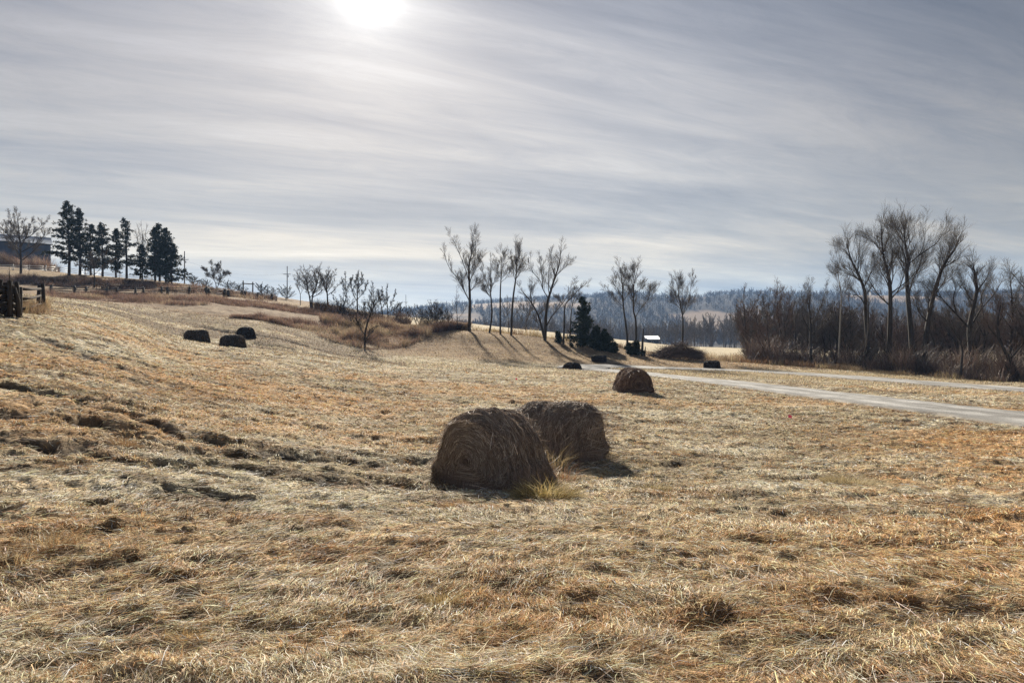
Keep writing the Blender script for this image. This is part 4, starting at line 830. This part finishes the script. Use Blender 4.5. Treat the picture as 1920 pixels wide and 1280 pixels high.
# ------------------------------------------------------------------ bales
def bale(label, px, Y, yaw, H=1.36, Wd=.84, Ln=1.5, seed=1, ns=6000, sw=.005, sag=.0, group=None, hump=0.0, sink=.06, flare=.16, endr=.13, base_col=(.075, .055, .042), hi=(.20, .165, .13)):
    rg = np.random.default_rng(seed)
    loc = spot(px, Y, -sink); t = thing('hay_bale', label, 'hay bale', loc, yaw, group)
    zc = H*.26; Ht = H-zc
    hx, hy = math.cos(yaw), math.sin(yaw)
    def surf(a, s, rho=1.0, out=0.0):
        """a: angle from the top, s: -1..1 along the axis, rho: 0..1 from the roll's centre; local axis = Y"""
        a = np.asarray(a, float); s = np.asarray(s, float)
        top = Ht*(1+hump*(np.cos(s*math.pi*1.0+.5)-.3)-sag*np.exp(-((s-.25)/.22)**2))
        edge = 1-endr*(np.clip(np.abs(s)-.5, 0, .5)/.5)**2.6
        lump = 1+.16*(fbm(a*1.8+3, s*2.4+seed*3.1, 3, seed)-.5)+.09*(fbm(a*5, s*7+seed, 3, seed+4)-.5)
        R = (rho*lump*edge)
        sn = np.sin(a); sn = np.where(np.cos(a) > 0, sn, np.sign(sn)*np.abs(sn)**.35)
        x = (Wd*R+out)*sn; cz = H*.40; zz = np.where(np.cos(a) > 0, zc+top*np.cos(a), zc+zc*1.2*np.cos(a))
        z = cz+(zz-cz)*R+out*np.cos(a); x = x*(1+flare*np.clip(1-z/(H*.45), 0, 1)**1.3)
        z = np.maximum(z, .0+0*z)
        y = s*Ln*.5*(1+.06*np.cos(a*2+1)*(rho))
        return np.stack([x, y, z], -1)
    na, nsg = 120, 40; a = np.linspace(-math.pi, math.pi, na+1)[:-1]; s = np.linspace(-1, 1, nsg)
    A, Sg = np.meshgrid(a, s); V = surf(A.ravel(), Sg.ravel()); i, j = np.meshgrid(np.arange(nsg-1), np.arange(na), indexing='ij')
    f = np.stack([i*na+j, (i+1)*na+j, (i+1)*na+(j+1) % na, i*na+(j+1) % na], -1).reshape(-1, 4); g = Geo(); g.add(V, f)
    for e in (-1, 1):
        rs = np.linspace(1, .02, 22); A, Rr = np.meshgrid(a, rs); bul = .07*(1-Rr**2)+.03*(fbm(A*3, Rr*9, 3, seed+9)-.5)*(Rr < .99); v = surf(A.ravel(), np.full(A.size, e*1.0), Rr.ravel()); v[:, 1] += e*bul.ravel()
        i, j = np.meshgrid(np.arange(21), np.arange(na), indexing='ij'); f = np.stack([i*na+j, (i+1)*na+j, (i+1)*na+(j+1) % na, i*na+(j+1) % na], -1).reshape(-1, 4); g.add(v, f[:, ::e])
    Vb = np.vstack(g.V); cc = np.array(base_col)[None]*(.55+.9*fbm(Vb[:, 0]*9+Vb[:, 2]*14, Vb[:, 1]*22, 3, seed))[:, None]
    obj('bale_body', mesh_np(Vb, np.vstack(g.F), cc, True), M_bale, t)
    # straw wound round the barrel, hanging over the rim and coiled on the ends
    n = ns; a0 = rg.uniform(-2.2, 2.2, n); s0 = rg.uniform(-1.02, 1.02, n); da = rg.choice((-1, 1), n)*rg.uniform(.08, .42, n); ds = rg.normal(0, .10, n)+rg.normal(0, .35, n)*(rg.random(n) < .22)
    lift = rg.uniform(-.004, .035, n); k = 4; P = []
    for q_ in range(k):
        f = q_/(k-1); P.append(surf(a0+da*f, s0+ds*f+rg.normal(0, .008, n), 1.0, lift+(.035*rg.random(n)*(f == 1)*(rg.random(n) < .25))))
    nc = int(ns*.75); e = rg.choice((-1., 1.), nc); rh = np.sqrt(rg.uniform(.01, 1.0, nc)); ac = rg.uniform(-3.14, 3.14, nc); dc = rg.choice((-1, 1), nc)*rg.uniform(.08, .35, nc)/np.maximum(rh, .25)
    Pc = []; liftc = rg.uniform(0, .03, nc)
    for q_ in range(k):
        f = q_/(k-1); rr = np.clip(rh+rg.normal(0, .012, nc), .02, 1); p = surf(ac+dc*f, e, rr); p[:, 1] += e*(.07*(1-rr**2)+liftc*(1 if q_ < k-1 else 1.6)); Pc.append(p)
    P = [np.vstack([u, v]) for u, v in zip(P, Pc)]; n = n+nc
    P = np.stack(P, 1); tan = np.gradient(P, axis=1); sd = np.cross(tan, rg.normal(0, 1, (n, 1, 3))+np.zeros_like(tan)); sd /= np.linalg.norm(sd, axis=2)[..., None]+1e-9
    wv = rg.uniform(.5, 1.2, n)[:, None, None]*sw*np.array([.8, 1, .9, .35])[None, :, None]
    V = np.stack([P-sd*wv*.5, P+sd*wv*.5], 2).reshape(-1, 3); V[:, 2] = np.maximum(V[:, 2], .012); b = (np.arange(n)*2*k)[:, None]
    F = np.vstack([b+np.array([2*m, 2*m+1, 2*m+3, 2*m+2]) for m in range(k-1)])
    mixk = rg.random(n)**2.6; base_ = np.array(base_col)[None]*1.25; cc = base_*(1-mixk[:, None])+np.array(hi)[None]*mixk[:, None]; cc = cc*np.exp(rg.normal(0, .3, n))[:, None]
    obj('loose_straw', mesh_np(V, F, np.repeat(cc, 2*k, 0)), M_straw, t)
    # frayed skirt of hanging straw along the bottom edge
    n = int(ns*.22); a0 = rg.choice((-1, 1), n)*rg.uniform(1.2, 1.9, n); s0 = rg.uniform(-1.04, 1.04, n); onend = rg.random(n) < .4
    s0 = np.where(onend, rg.choice((-1.03, 1.03), n), s0); a0 = np.where(onend, rg.uniform(-1.9, 1.9, n)+math.pi*0, a0); rr = np.where(onend, rg.uniform(.4, 1, n), 1.0)
    st = surf(a0, s0, rr, .02); st[:, 2] = np.where(onend, rg.uniform(.05, .35, n), rg.uniform(.08, .5, n)); nrm = st*np.array([1, 1, 0]); nrm /= np.linalg.norm(nrm, axis=1)[:, None]
    ln = np.minimum(rg.uniform(.12, .4, n), st[:, 2]*1.1); V = []
    sd = np.cross(nrm, [0, 0, 1.0])
    for q_ in range(3):
        f = q_/2; p = st+nrm*(.02+.07*f*rg.random(n)[:, None]+.05*f*f)+sd*(rg.normal(0, .06, n)*f)[:, None]; p[:, 2] -= ln*f
        w_ = sw*.9*(1-.6*f); V += [p-sd*w_*.5, p+sd*w_*.5]
    V = np.stack(V, 1).reshape(-1, 3); b = (np.arange(n)*6)[:, None]; F = np.vstack([b+np.array([0, 1, 3, 2]), b+np.array([2, 3, 5, 4])])
    cc = np.array(base_col)[None]*np.exp(rg.normal(.35, .35, n))[:, None]; obj('straw_skirt', mesh_np(V, F, np.repeat(cc, 6, 0)), M_straw, t)
    return t
M_bale = vcol_mat('bale_body', [(9, 6), (60, 6)], (28, 1.0, .05), var=.35, rough=1, spec=.1)
# local axis is Y; yaw turns it
bale('nearest dark slumped round bale, in front of its twin in the middle of the field', 921, 12.4, math.radians(-33), H=1.33, Wd=.79, Ln=1.38, seed=3, ns=22000, sw=.008, sag=.10, hump=.03, flare=.42, base_col=(.175, .132, .107), hi=(.62, .53, .43))
bale('second big round bale lying on its side just behind the nearest one', 1049, 15.9, math.radians(63), H=1.29, Wd=.76, Ln=1.84, seed=8, ns=18000, sw=.009, sag=.03, hump=.02, flare=.25, endr=.22, base_col=(.175, .132, .107), hi=(.62, .53, .43))
G = None
bale('dark dome shaped round bale by itself beside the near lane of the gravel road', 1187, 38.6, math.radians(14), H=1.38, Wd=.93, Ln=1.5, seed=5, ns=4500, sw=.014, base_col=(.12, .085, .07), hi=(.42, .32, .25))
bale('left of three dark bales on the left slope', 369, 62.5, math.radians(80), H=1.2, Wd=.75, Ln=1.8, seed=6, ns=1500, sw=.022, base_col=(.045, .038, .035), hi=(.22, .19, .17))
bale('middle and nearest of three dark bales on the left slope', 436.5, 58, math.radians(78), H=1.15, Wd=.75, Ln=1.65, seed=7, ns=1500, sw=.022, base_col=(.045, .038, .035), hi=(.22, .19, .17))
bale('right and farthest of three dark bales on the left slope', 461, 73, math.radians(60), H=1.3, Wd=.80, Ln=1.45, seed=9, ns=1500, sw=.022, base_col=(.028, .024, .024), hi=(.10, .09, .08))
bale('small dark bale peeping over the rise left of the road bend', 1073, 76, math.radians(35), H=1.15, Wd=.85, Ln=1.6, seed=10, ns=1200, sw=.026, sink=.30, base_col=(.028, .022, .02), hi=(.10, .08, .07))
bale('low flattened dark bale right at the bend of the road', 1123, 94, math.radians(80), H=.95, Wd=.85, Ln=1.9, seed=12, ns=1200, sw=.03, sink=.12, base_col=(.028, .022, .02), hi=(.10, .08, .07))
bale('dark bale beyond the far lane of the gravel road', 1335, 90, math.radians(60), H=1.05, Wd=.95, Ln=1.8, seed=13, ns=1200, sw=.03, sink=.1, base_col=(.030, .022, .02), hi=(.11, .08, .06))

# ------------------------------------------------------------------ near plants
def tuft(name, label, px, Y, R, h, n, cols, seed, wd=.0045, squash=.55, pitch=(.7, 1.45)):
    rg = np.random.default_rng(seed); x0, y0 = W2(px, Y); z0 = gz(x0, y0); t = obj(name, None, None, None, label, 'grass', None, None, (x0, y0, z0))
    a = rg.uniform(0, 6.28, n); q_ = np.sqrt(rg.random(n)); x = np.cos(a)*q_*R; y = np.sin(a)*q_*R*squash
    z = height(x+x0, y+y0)-z0-.02; c = np.array(cols); i = rg.integers(0, len(c), n); cc = c[i]*np.exp(rg.normal(0, .22, n))[:, None]
    hd = np.arctan2(y, x)+rg.normal(0, .7, n); V, F, K = ribbons(x, y, z, hd, rg.uniform(*pitch, n)-(.35*q_), h*rg.uniform(.5, 1.1, n)*(1.15-.4*q_), np.full(n, wd), cc, bend=.55, follow=False)
    me = mesh_np(V, F, K); me.materials.append(M_blade); COL.objects.unlink(t); nm = t.name; bpy.data.objects.remove(t)
    return obj(name, me, None, None, label, 'grass', None, None, (x0, y0, z0))
OL = [(.34, .28, .12), (.50, .39, .16), (.13, .10, .05), (.62, .52, .30), (.44, .31, .13)]; ORG = [(.38, .23, .11), (.46, .30, .15), (.30, .17, .09), (.50, .38, .22)]; PAL = [(.50, .42, .26), (.56, .48, .32), (.40, .31, .17)]
tuft('grass_tuft', 'golden green grass tuft, the thickest, at the foot of the nearest bale', 1024, 10.5, .46, .44, 2000, OL, 1, squash=.55, wd=.006, pitch=(.35, 1.55))
tuft('grass_tuft', 'small russet tuft left of the golden green tuft', 850, 9.45, .16, .17, 420, ORG, 2, pitch=(.9, 1.5))
tuft('grass_tuft', 'little dark tan tuft right of the golden green tuft', 1130, 10.4, .13, .15, 400, [(.30, .22, .10), (.38, .27, .12)], 3)
tuft('weed_stalks', 'reddish dry weed stalks between the two big bales', 1058, 12.9, .20, .62, 110, [(.30, .16, .09), (.36, .22, .12)], 4, wd=.006, pitch=(1.0, 1.5))
tuft('grass_tuft', 'low pale tuft tucked under the right end of the second bale', 1120, 13.6, .35, .14, 500, PAL, 21, wd=.005)
tuft('weed_stalks', 'tan dry weed stalks against the front of the second bale', 1040, 13.9, .25, .72, 150, [(.26, .19, .10), (.34, .26, .14)], 5, wd=.006, pitch=(1.1, 1.5))
tuft('grass_tuft', 'tall orange grass tuft at the left edge of the foreground', 85, 5.9, .26, .30, 380, ORG+[(.5, .4, .25)], 6, wd=.004, pitch=(.9, 1.5))
tuft('grass_tuft', 'orange grass tuft rising at the far left edge below the taller one', 8, 5.5, .22, .24, 260, ORG+[(.5, .4, .25)], 16, wd=.004, pitch=(.9, 1.5))
tuft('grass_tuft', 'rounded tan tuft near the bottom left of the foreground', 350, 4.25, .14, .14, 520, [(.48, .33, .15), (.55, .40, .2)], 7, wd=.003)
tuft('grass_tuft', 'upright tan tuft low in the middle of the foreground', 832, 4.95, .12, .17, 420, [(.42, .31, .14), (.48, .37, .18)], 8, wd=.003, pitch=(1.0, 1.5))
tuft('grass_tuft', 'orange tuft at the bottom edge right of the middle', 1225, 3.95, .12, .15, 420, ORG, 9, wd=.003)
tuft('grass_tuft', 'bleached grass tuft in the right middle distance', 1598, 12.6, .55, .30, 2000, PAL, 10, wd=.005)
tuft('grass_tuft', 'bleached feathery tuft left of the russet patch on the right', 1220, 11.8, .35, .22, 900, PAL+OL, 11, wd=.005)
tuft('grass_tuft', 'russet tuft on the gully lip in the left middle distance', 232, 11.3, .26, .2, 420, ORG, 12, wd=.005, pitch=(.9, 1.5))
tuft('grass_tuft', 'pale tuft pair in the left middle distance', 385, 10.7, .45, .16, 900, PAL, 13, wd=.005)

# ------------------------------------------------------------------ marker flags
M_pink = plain_mat('pink_plastic', (.85, .10, .20), (.9, .14, .25), 5, rough=.5, bump=.1); M_wire = plain_mat('steel_wire', (.2, .2, .2), (.3, .3, .3), 5, rough=.4, metallic=.8)
def flag(label, px, Y, hgt, rz):
    t = thing('marker_flag', label, 'marker flag', spot(px, Y), rz); g = Geo(); g.tube([(0, 0, 0), (.01, 0, hgt*.5), (.02, 0, hgt)], [.004]*3, 6); obj('wire_stake', g.mesh(), M_wire, t)
    u, v = np.meshgrid(np.linspace(0, 1, 7), np.linspace(0, 1, 5)); P = np.stack([.02+u*.15, .025*np.sin(u*5)*u, hgt-.12+v*.12-.04*u*u], -1).reshape(-1, 3)
    F = np.array([[j*7+i, j*7+i+1, j*7+i+8, j*7+i+7] for j in range(4) for i in range(6)]); P2 = P+[0, .003, 0]
    me = mesh_np(np.vstack([P, P2]), np.vstack([F, F[:, ::-1]+len(P)])); obj('flag', me, M_pink, t)
flag('tiny pink marker flag in the grass near the road, right of the bales', 1477, 26.5, .32, .3)
flag('tiny pink marker flag far out in the pale grass left of the dome shaped bale', 966, 46, .36, -.4)

# ------------------------------------------------------------------ fences
def rail_fence(label, posts, rails=3, h=1.25, seed=1, double=True, pr=.09, rr=.05, mat=None,  sag=.04, name='rail_fence', zig=.3, ns=.45):
    mat = mat or M_wood; R = random.Random(seed); P = [spot(*p) for p in posts]; o = P[0]; t = thing(name, label, 'fence', o)
    for i, p in enumerate(P):
        d = (P[min(i+1, len(P)-1)]-P[max(i-1, 0)]); d.z = 0; d.normalize(); nrm = Vector((-d.y, d.x, 0))
        for s in ((-1, 1) if double else (0,)):
            g = Geo(); b = p-o+nrm*s*.14+d*(s*ns*.5*double); hh_ = h*R.uniform(.92, 1.12)
            g.tube([tuple(b+Vector((0, 0, -.3))), tuple(b+Vector((R.gauss(0, .02), 0, hh_*.5))), tuple(b+Vector((R.gauss(0, .05), R.gauss(0, .03), hh_)))], [pr, pr*.95, pr*.9], 6); obj('post', g.mesh(), mat, t)
        if i < len(P)-1:
            q_ = P[i+1]
            for k in range(rails):
                z = h*(.22+.68*k/(rails-1)) if rails > 1 else h*.8; z1 = z+R.gauss(0, .05); z2 = z+R.gauss(0, .05); g = Geo(); ex = (q_-p).normalized()*.35
                a = p-o-ex+Vector((0, 0, z1)); b = q_-o+ex+Vector((0, 0, z2)); m = (a+b)/2-Vector((0, 0, sag*R.random()*2))
                g.tube([tuple(a), tuple(m), tuple(b)], [rr*R.uniform(.8, 1.2), rr, rr*R.uniform(.7, 1.1)], 5); obj('rail', g.mesh(), mat, t)
    return t
def near_fence():
    t = rail_fence('heavy dark split rail fence corner at the far left edge, stones wedged in it', [(-70, 27.5), (16, 31.5)], 4, 1.45, 3, pr=.12, rr=.075, mat=M_dark)
    rail_fence('short dark split rail fence run going back from the near corner', [(30, 33), (77, 47)], 3, 1.5, 4, pr=.13, rr=.08, mat=M_dark)
near_fence()
# crib of stacked posts at the corner
def crib():
    p = spot(13, 31.5); t = thing('corner_crib', 'dark stacked log crib forming the near fence corner', 'fence corner', p); R = random.Random(8)
    for a, b in ((-.30, -.2), (.28, -.25), (-.2, .3), (.35, .25), (.0, .0)):
        g = Geo(); g.tube([(a, b, -.2), (a+R.gauss(0, .03), b, .8), (a+R.gauss(0, .07), b, 1.55+R.gauss(0, .12))], [.10, .095, .09], 7); obj('post', g.mesh(), M_barkd, t)
    for k in range(9):
        z = .15+k*.15; g = Geo(); a = R.uniform(-.4, .4)+(k % 2)*1.4; l = R.uniform(.3, .42)
        g.tube([(-math.cos(a)*l, -math.sin(a)*l, z), (0, 0, z+R.gauss(0, .02)), (math.cos(a)*l, math.sin(a)*l, z+R.gauss(0, .04))], [.08, .085, .07], 7); obj('log', g.mesh(), M_barkd, t)
    g = Geo()
    brace = [(.52, .1, 0), (.45, .05, .75), (.33, 0, 1.35)]; g.tube(brace, [.1, .1, .08], 7); obj('brace', g.mesh(), M_barkd, t)
crib()
rail_fence('long low split rail fence running across the left hillside below the pines',
    [(96, 106), (140, 108), (161, 109), (201, 111), (219, 111), (254, 112.5), (269, 113), (303, 116), (314, 116), (355, 121), (386, 125), (391, 126), (421, 133), (428, 135), (453, 144), (459, 146), (483, 152), (510, 160)], 4, 1.35, 5, pr=.17, rr=.06, ns=.1)
rail_fence('white rail fence on the upper hillside behind the pines', [(-40, 150), (-8, 152), (25, 154), (55, 157), (85, 160), (105, 163), (130, 166), (160, 170), (190, 174), (225, 176), (262, 170), (285, 167), (300, 166), (320, 166)], 3, 1.3, 6, double=False, pr=.09, rr=.06, mat=M_white, sag=.0, name='white_fence')
# fallen pale top rails poking out of the fence
for i, (px, Y, dx, lab) in enumerate([(213, 110.5, 12, 'pale loose rail tipped up on the long fence, left'), (263, 112, 12, 'pale loose rail tipped up on the long fence, middle'), (354, 119, 7, 'pale loose rail tipped up on the long fence, right'), (485, 150, 4, 'short pale rail end sticking up at the right end of the long fence')]):
    p = spot(px, Y, 1.38); l = dx/1280*Y; g = Geo(); g.tube([(-l*.5, 0, -.16), (0, 0, 0), (l*.5, 0, .2)], [.075, .08, .07], 6); obj('fence_rail', g.mesh(), M_barkp, None, lab, 'fence rail', loc=p)

# ------------------------------------------------------------------ poles, gateway, mailbox
def pole(label, px, Y, topy, arm_w=1.25, armdrop=.105):
    p = spot(px, Y, -.3); H = EYE+(640-topy)/1280*Y-p.z; t = thing('utility_pole', label, 'utility pole', p)
    g = Geo(); g.tube([(0, 0, 0), (0, 0, H*.5), (.0, 0, H)], [.18, .155, .12], 9); obj('pole', g.mesh(True), M_wood, t)
    za = H*(1-armdrop*2.0); g = Geo(); g.box((0, -.16, za), (arm_w*2, .11, .14)); obj('crossarm', g.mesh(), M_wood, t)
    for s in (-1, 1):
        g = Geo(); g.tube([(s*.62, -.2, za-.08), (0, -.17, za-.62)], [.03, .03], 6); obj('brace', g.mesh(), M_wood, t)
        for x in (s*.55*arm_w*1.65, ):
            g = Geo(); g.tube([(x, -.16, za+.05), (x, -.16, za+.16), (x, -.16, za+.26)], [.05, .075, .04], 8); obj('insulator', g.mesh(True), M_white, t)
    g = Geo(); g.tube([(.36, 0, za-.95), (.36, 0, za-.5)], [.14, .14], 8); obj('transformer_can', g.mesh(True), M_wood, t)
    return t, Vector((p.x, p.y, p.z+za+.2)), H
t1, q1, h1 = pole('utility pole beside the lowest pine on the left skyline', 346, 200, 471)
t2, q2, h2 = pole('utility pole in the middle of the left skyline, right of the log gateway', 538.5, 225, 499)
t3, q3, h3 = pole('small far utility pole just left of the blue hill', 761, 420, 552)
M_cable = plain_mat('cable', (.03, .03, .03), (.05, .05, .05), 5, bump=0)
for a, b, lab in ((q1, q2, 'power line sagging between the left and middle utility poles'), (q2, q3, 'power line sagging from the middle pole to the far pole')):
    for s in (-1,):
        P = [tuple(a.lerp(b, f)+Vector((s*1.0, 0, -4*f*(1-f)*2.2))) for f in np.linspace(0, 1, 20)]; g = Geo(); g.tube(P, [.012]*20, 4); obj('power_line', g.mesh(), M_cable, None, lab, 'power line')
def gateway():
    Y = 178; p = spot(465, Y, -.2); k = Y/1280; t = thing('log_gateway', 'tall log gateway of two posts and a crossbeam on the left skyline', 'gateway', p)
    zt = (640-526)/1280*Y+EYE-p.z; w = 18*k
    for s, d in ((-1, 0), (1, -.35)):
        g = Geo(); g.tube([(s*w/2, 0, -.3), (s*w/2, 0, zt*.5), (s*w/2, 0, zt+d)], [.17, .16, .14], 8); obj('post', g.mesh(True), M_wood, t)
    g = Geo(); g.tube([(-w/2-.3, -.2, zt-.72), (0, -.2, zt-.85), (w/2+.5, -.2, zt-.92)], [.12, .13, .12], 8); obj('crossbeam', g.mesh(True), M_wood, t)
gateway()
def mailbox():
    Y = 165; p = spot(373, Y, -.1); t = thing('mailbox', 'dark mailbox on a leaning post on the left skyline', 'mailbox', p); g = Geo()
    g.tube([(0, 0, 0), (.02, 0, .7), (.06, 0, 1.35)], [.055, .055, .05], 6); obj('post', g.mesh(), M_wood, t)
    a = np.linspace(0, math.pi, 8); pr = [(math.cos(x)*.13, .12+math.sin(x)*.13) for x in a]+[(-.13, 0), (.13, 0)]; n = len(pr); V = [(x, u, 1.3+v) for x in (-.33, .27) for u, v in pr]
    F = [[i, (i+1) % n, n+(i+1) % n, n+i] for i in range(n)]+[[0, 1, 2, 3], [0, 3, 4, 7], [4, 5, 6, 7], [0, 7, 8, 9], [n, n+3, n+2, n+1], [n, n+7, n+4, n+3], [n+4, n+7, n+6, n+5], [n, n+9, n+8, n+7]]
    obj('box', mesh_np(np.array(V)*[1.3, 1.3, 1], np.array(F)), M_barkd, t); g = Geo(); g.box((.1, -.22, 1.62), (.05, .02, .3)); obj('flag', g.mesh(), M_barkd, t)
mailbox()

# ------------------------------------------------------------------ brush pile, snag
def brush_pile():
    p = spot(1268, 104, -.1); t = thing('brush_pile', 'dark heap of cut branches below the lone bare tree', 'brush pile', p); R = random.Random(12); k = 104/1280
    A, B, r0, r1 = [], [], [], []
    for i in range(3600):
        u = R.uniform(-1, 1); x = u*48*k; hgt = (1.7+1.3*fbm(np.array([u*3.1]), np.array([2.]), 2, 5)[0])*(1-abs((u-.25)/1.25)**1.7)*R.random()**.6; y = R.gauss(0, 1.1); z = max(.05, hgt*math.exp(-(y/2)**2))-x*.035; a = R.uniform(0, 6.28); l = R.uniform(.4, 1.5); e = R.gauss(.1, .35)
        A.append((x, y, z)); B.append((x+math.cos(a)*l, y+math.sin(a)*l, max(-.1-x*.03, z+e*l))); r = R.uniform(.012, .035); r0.append(r); r1.append(r*.4)
    V, F = frusta(A, B, r0, r1, 3); obj('branches', mesh_np(V, F), M_twigr, t)
    for q_ in ([(-5.3, 0, .35), (-2.5, -.3, .8), (.6, -.4, 2.1)], [(-1.5, -.6, .9), (-.3, -.5, 1.6), (.9, -.7, 2.35)], [(-3, -.9, .2), (0, -1.1, .9), (2.2, -.9, 1.1)], [(3.4, -.6, .2), (2, -.8, 1.2), (1.2, -.8, 1.9)]):
        g = Geo(); g.tube(q_, [.16, .13, .07], 7); obj('fallen_trunk', g.mesh(True), M_barkd, t)
brush_pile()
def snag():
    p = spot(1204, 103, -.1); k = 103/1280; t = thing('dead_snag', 'broken dead trunk with a hooked tip between the close pair and the brush pile', 'dead tree', p)
    g = Geo(); g.tube([(0, 0, -.2), (.05, 0, 2.0), (.18, .1, 3.4), (.22, .1, 4.1), (.50, .1, 4.45)], [.22, .17, .12, .09, .03], 8); obj('trunk', g.mesh(True), M_barkd, t)
    g = Geo(); g.tube([(.3, 0, -.1), (.42, 0, .7), (.5, 0, 1.5)], [.2, .14, .04], 7); obj('stump', g.mesh(True), M_bark, t)
snag()

# ------------------------------------------------------------------ buildings
M_metal = plain_mat('blue_grey_siding', (.06, .085, .14), (.09, .12, .19), 1.2, bump=.1, rough=.5, stretch=(1, 1, .1)); M_roof = plain_mat('pale_metal_roof', (.24, .27, .33), (.32, .35, .40), 1.5, bump=.1, rough=.45)
M_trim = plain_mat('dark_trim', (.04, .045, .06), (.06, .065, .08), 2, bump=0); M_glass = plain_mat('window_glass', (.03, .04, .05), (.05, .06, .08), 1, bump=0, rough=.1, spec=.6)
def gabled(name, label, px, Y, dims, rz, hw, hr, wallm, roofm, windows=2, zoff=-1.0, over=.5):
    """dims = (length x, depth y); wall height hw, ridge rise hr"""
    p = spot(px, Y, zoff); t = thing(name, label, 'building', p, rz); lx, ly = dims; X, Yh = lx/2, ly/2; hw = hw-zoff
    V = [(-X, -Yh, 0), (X, -Yh, 0), (X, Yh, 0), (-X, Yh, 0), (-X, -Yh, hw), (X, -Yh, hw), (X, Yh, hw), (-X, Yh, hw), (-X, 0, hw+hr), (X, 0, hw+hr)]
    F = [[0, 1, 5, 4], [2, 3, 7, 6], [1, 2, 6, 5], [3, 0, 4, 7], [5, 6, 9, 5], [7, 4, 8, 7]]
    F = [[0, 1, 5, 4], [2, 3, 7, 6], [1, 2, 6, 5], [3, 0, 4, 7]]; me = bpy.data.meshes.new('wall'); me.from_pydata(V, [], F+[[5, 6, 9], [7, 4, 8]]); obj('wall', me, wallm, t)
    g = Geo(); sl_ = hr/Yh; th = .12; a = .06
    for s in (-1, 1):
        e = Yh+over; z0 = hw+hr+a; z1 = hw+hr+a-sl_*e; v = [(-X-over, 0, z0), (X+over, 0, z0), (X+over, s*e, z1), (-X-over, s*e, z1)]; v2 = [(x, y, z+th) for x, y, z in v]
        g.add(v+v2, [[0, 1, 2, 3], [7, 6, 5, 4], [2, 3, 7, 6], [0, 3, 7, 4], [1, 2, 6, 5]])
    obj('roof', g.mesh(), roofm, t)
    g = Geo(); g.box((0, -Yh-over-.03, hw+hr+a-sl_*(Yh+over)+.02), (lx+2*over, .08, .28)); obj('eave_trim', g.mesh(), M_trim, t)
    for i in range(windows):
        x = -X+lx*(i+1)/(windows+1); g = Geo(); g.box((x, -Yh-.02, hw*.58), (1.1, .06, 1.1)); w_ = obj('window', g.mesh(), M_white, t); g = Geo(); g.box((x, -Yh-.06, hw*.58), (.9, .04, .9)); obj('pane', g.mesh(), M_glass, w_)
    return t
gabled('metal_building', 'long blue grey metal building with a pale roof behind the big round bare tree', -52, 204, (38, 18), math.radians(37), 6.4, 3.0, M_metal, M_roof, 0)
M_cream = plain_mat('cream_siding', (.45, .43, .40), (.55, .53, .50), 2, bump=.1); M_shingle = plain_mat('grey_shingle', (.14, .14, .15), (.2, .2, .21), 3, bump=.2)
gabled('farm_shed', 'low white roofed shed in the valley right of the broken dead trunk', 1220, 330, (6.2, 5), .1, 2.2, 1.6, M_trim, M_roof, 1)
gabled('farmhouse', 'tiny far farmhouse on the ridge top among round bare trees', 1424, 1470, (18, 10), .1, 5, 4, M_cream, M_shingle, 3)
gabled('farmhouse', 'pale house on the hill seen through the branches of the leaning creek tree', 1775, 620, (15, 10), .3, 13, 5, M_cream, M_roof, 2, zoff=-6)
gabled('farmhouse', 'second small far house at the right end of the ridge', 1640, 1480, (20, 11), -.1, 6, 5, M_cream, M_shingle, 3)

# ------------------------------------------------------------------ haze
hm = new_mat('haze'); t = NT(hm); pv = t.n('ShaderNodeVolumePrincipled'); pv.inputs['Color'].default_value = (.33, .57, 1, 1); pv.inputs['Density'].default_value = .000135; pv.inputs['Anisotropy'].default_value = .15
t.l(pv.outputs[0], t.out.inputs['Volume'])
g = Geo(); g.box((0, 0, 48), (4340, 4340, 216)); obj('haze', g.mesh(), hm, None, 'thin blue winter haze over the valley and far hills', 'haze', 'stuff')
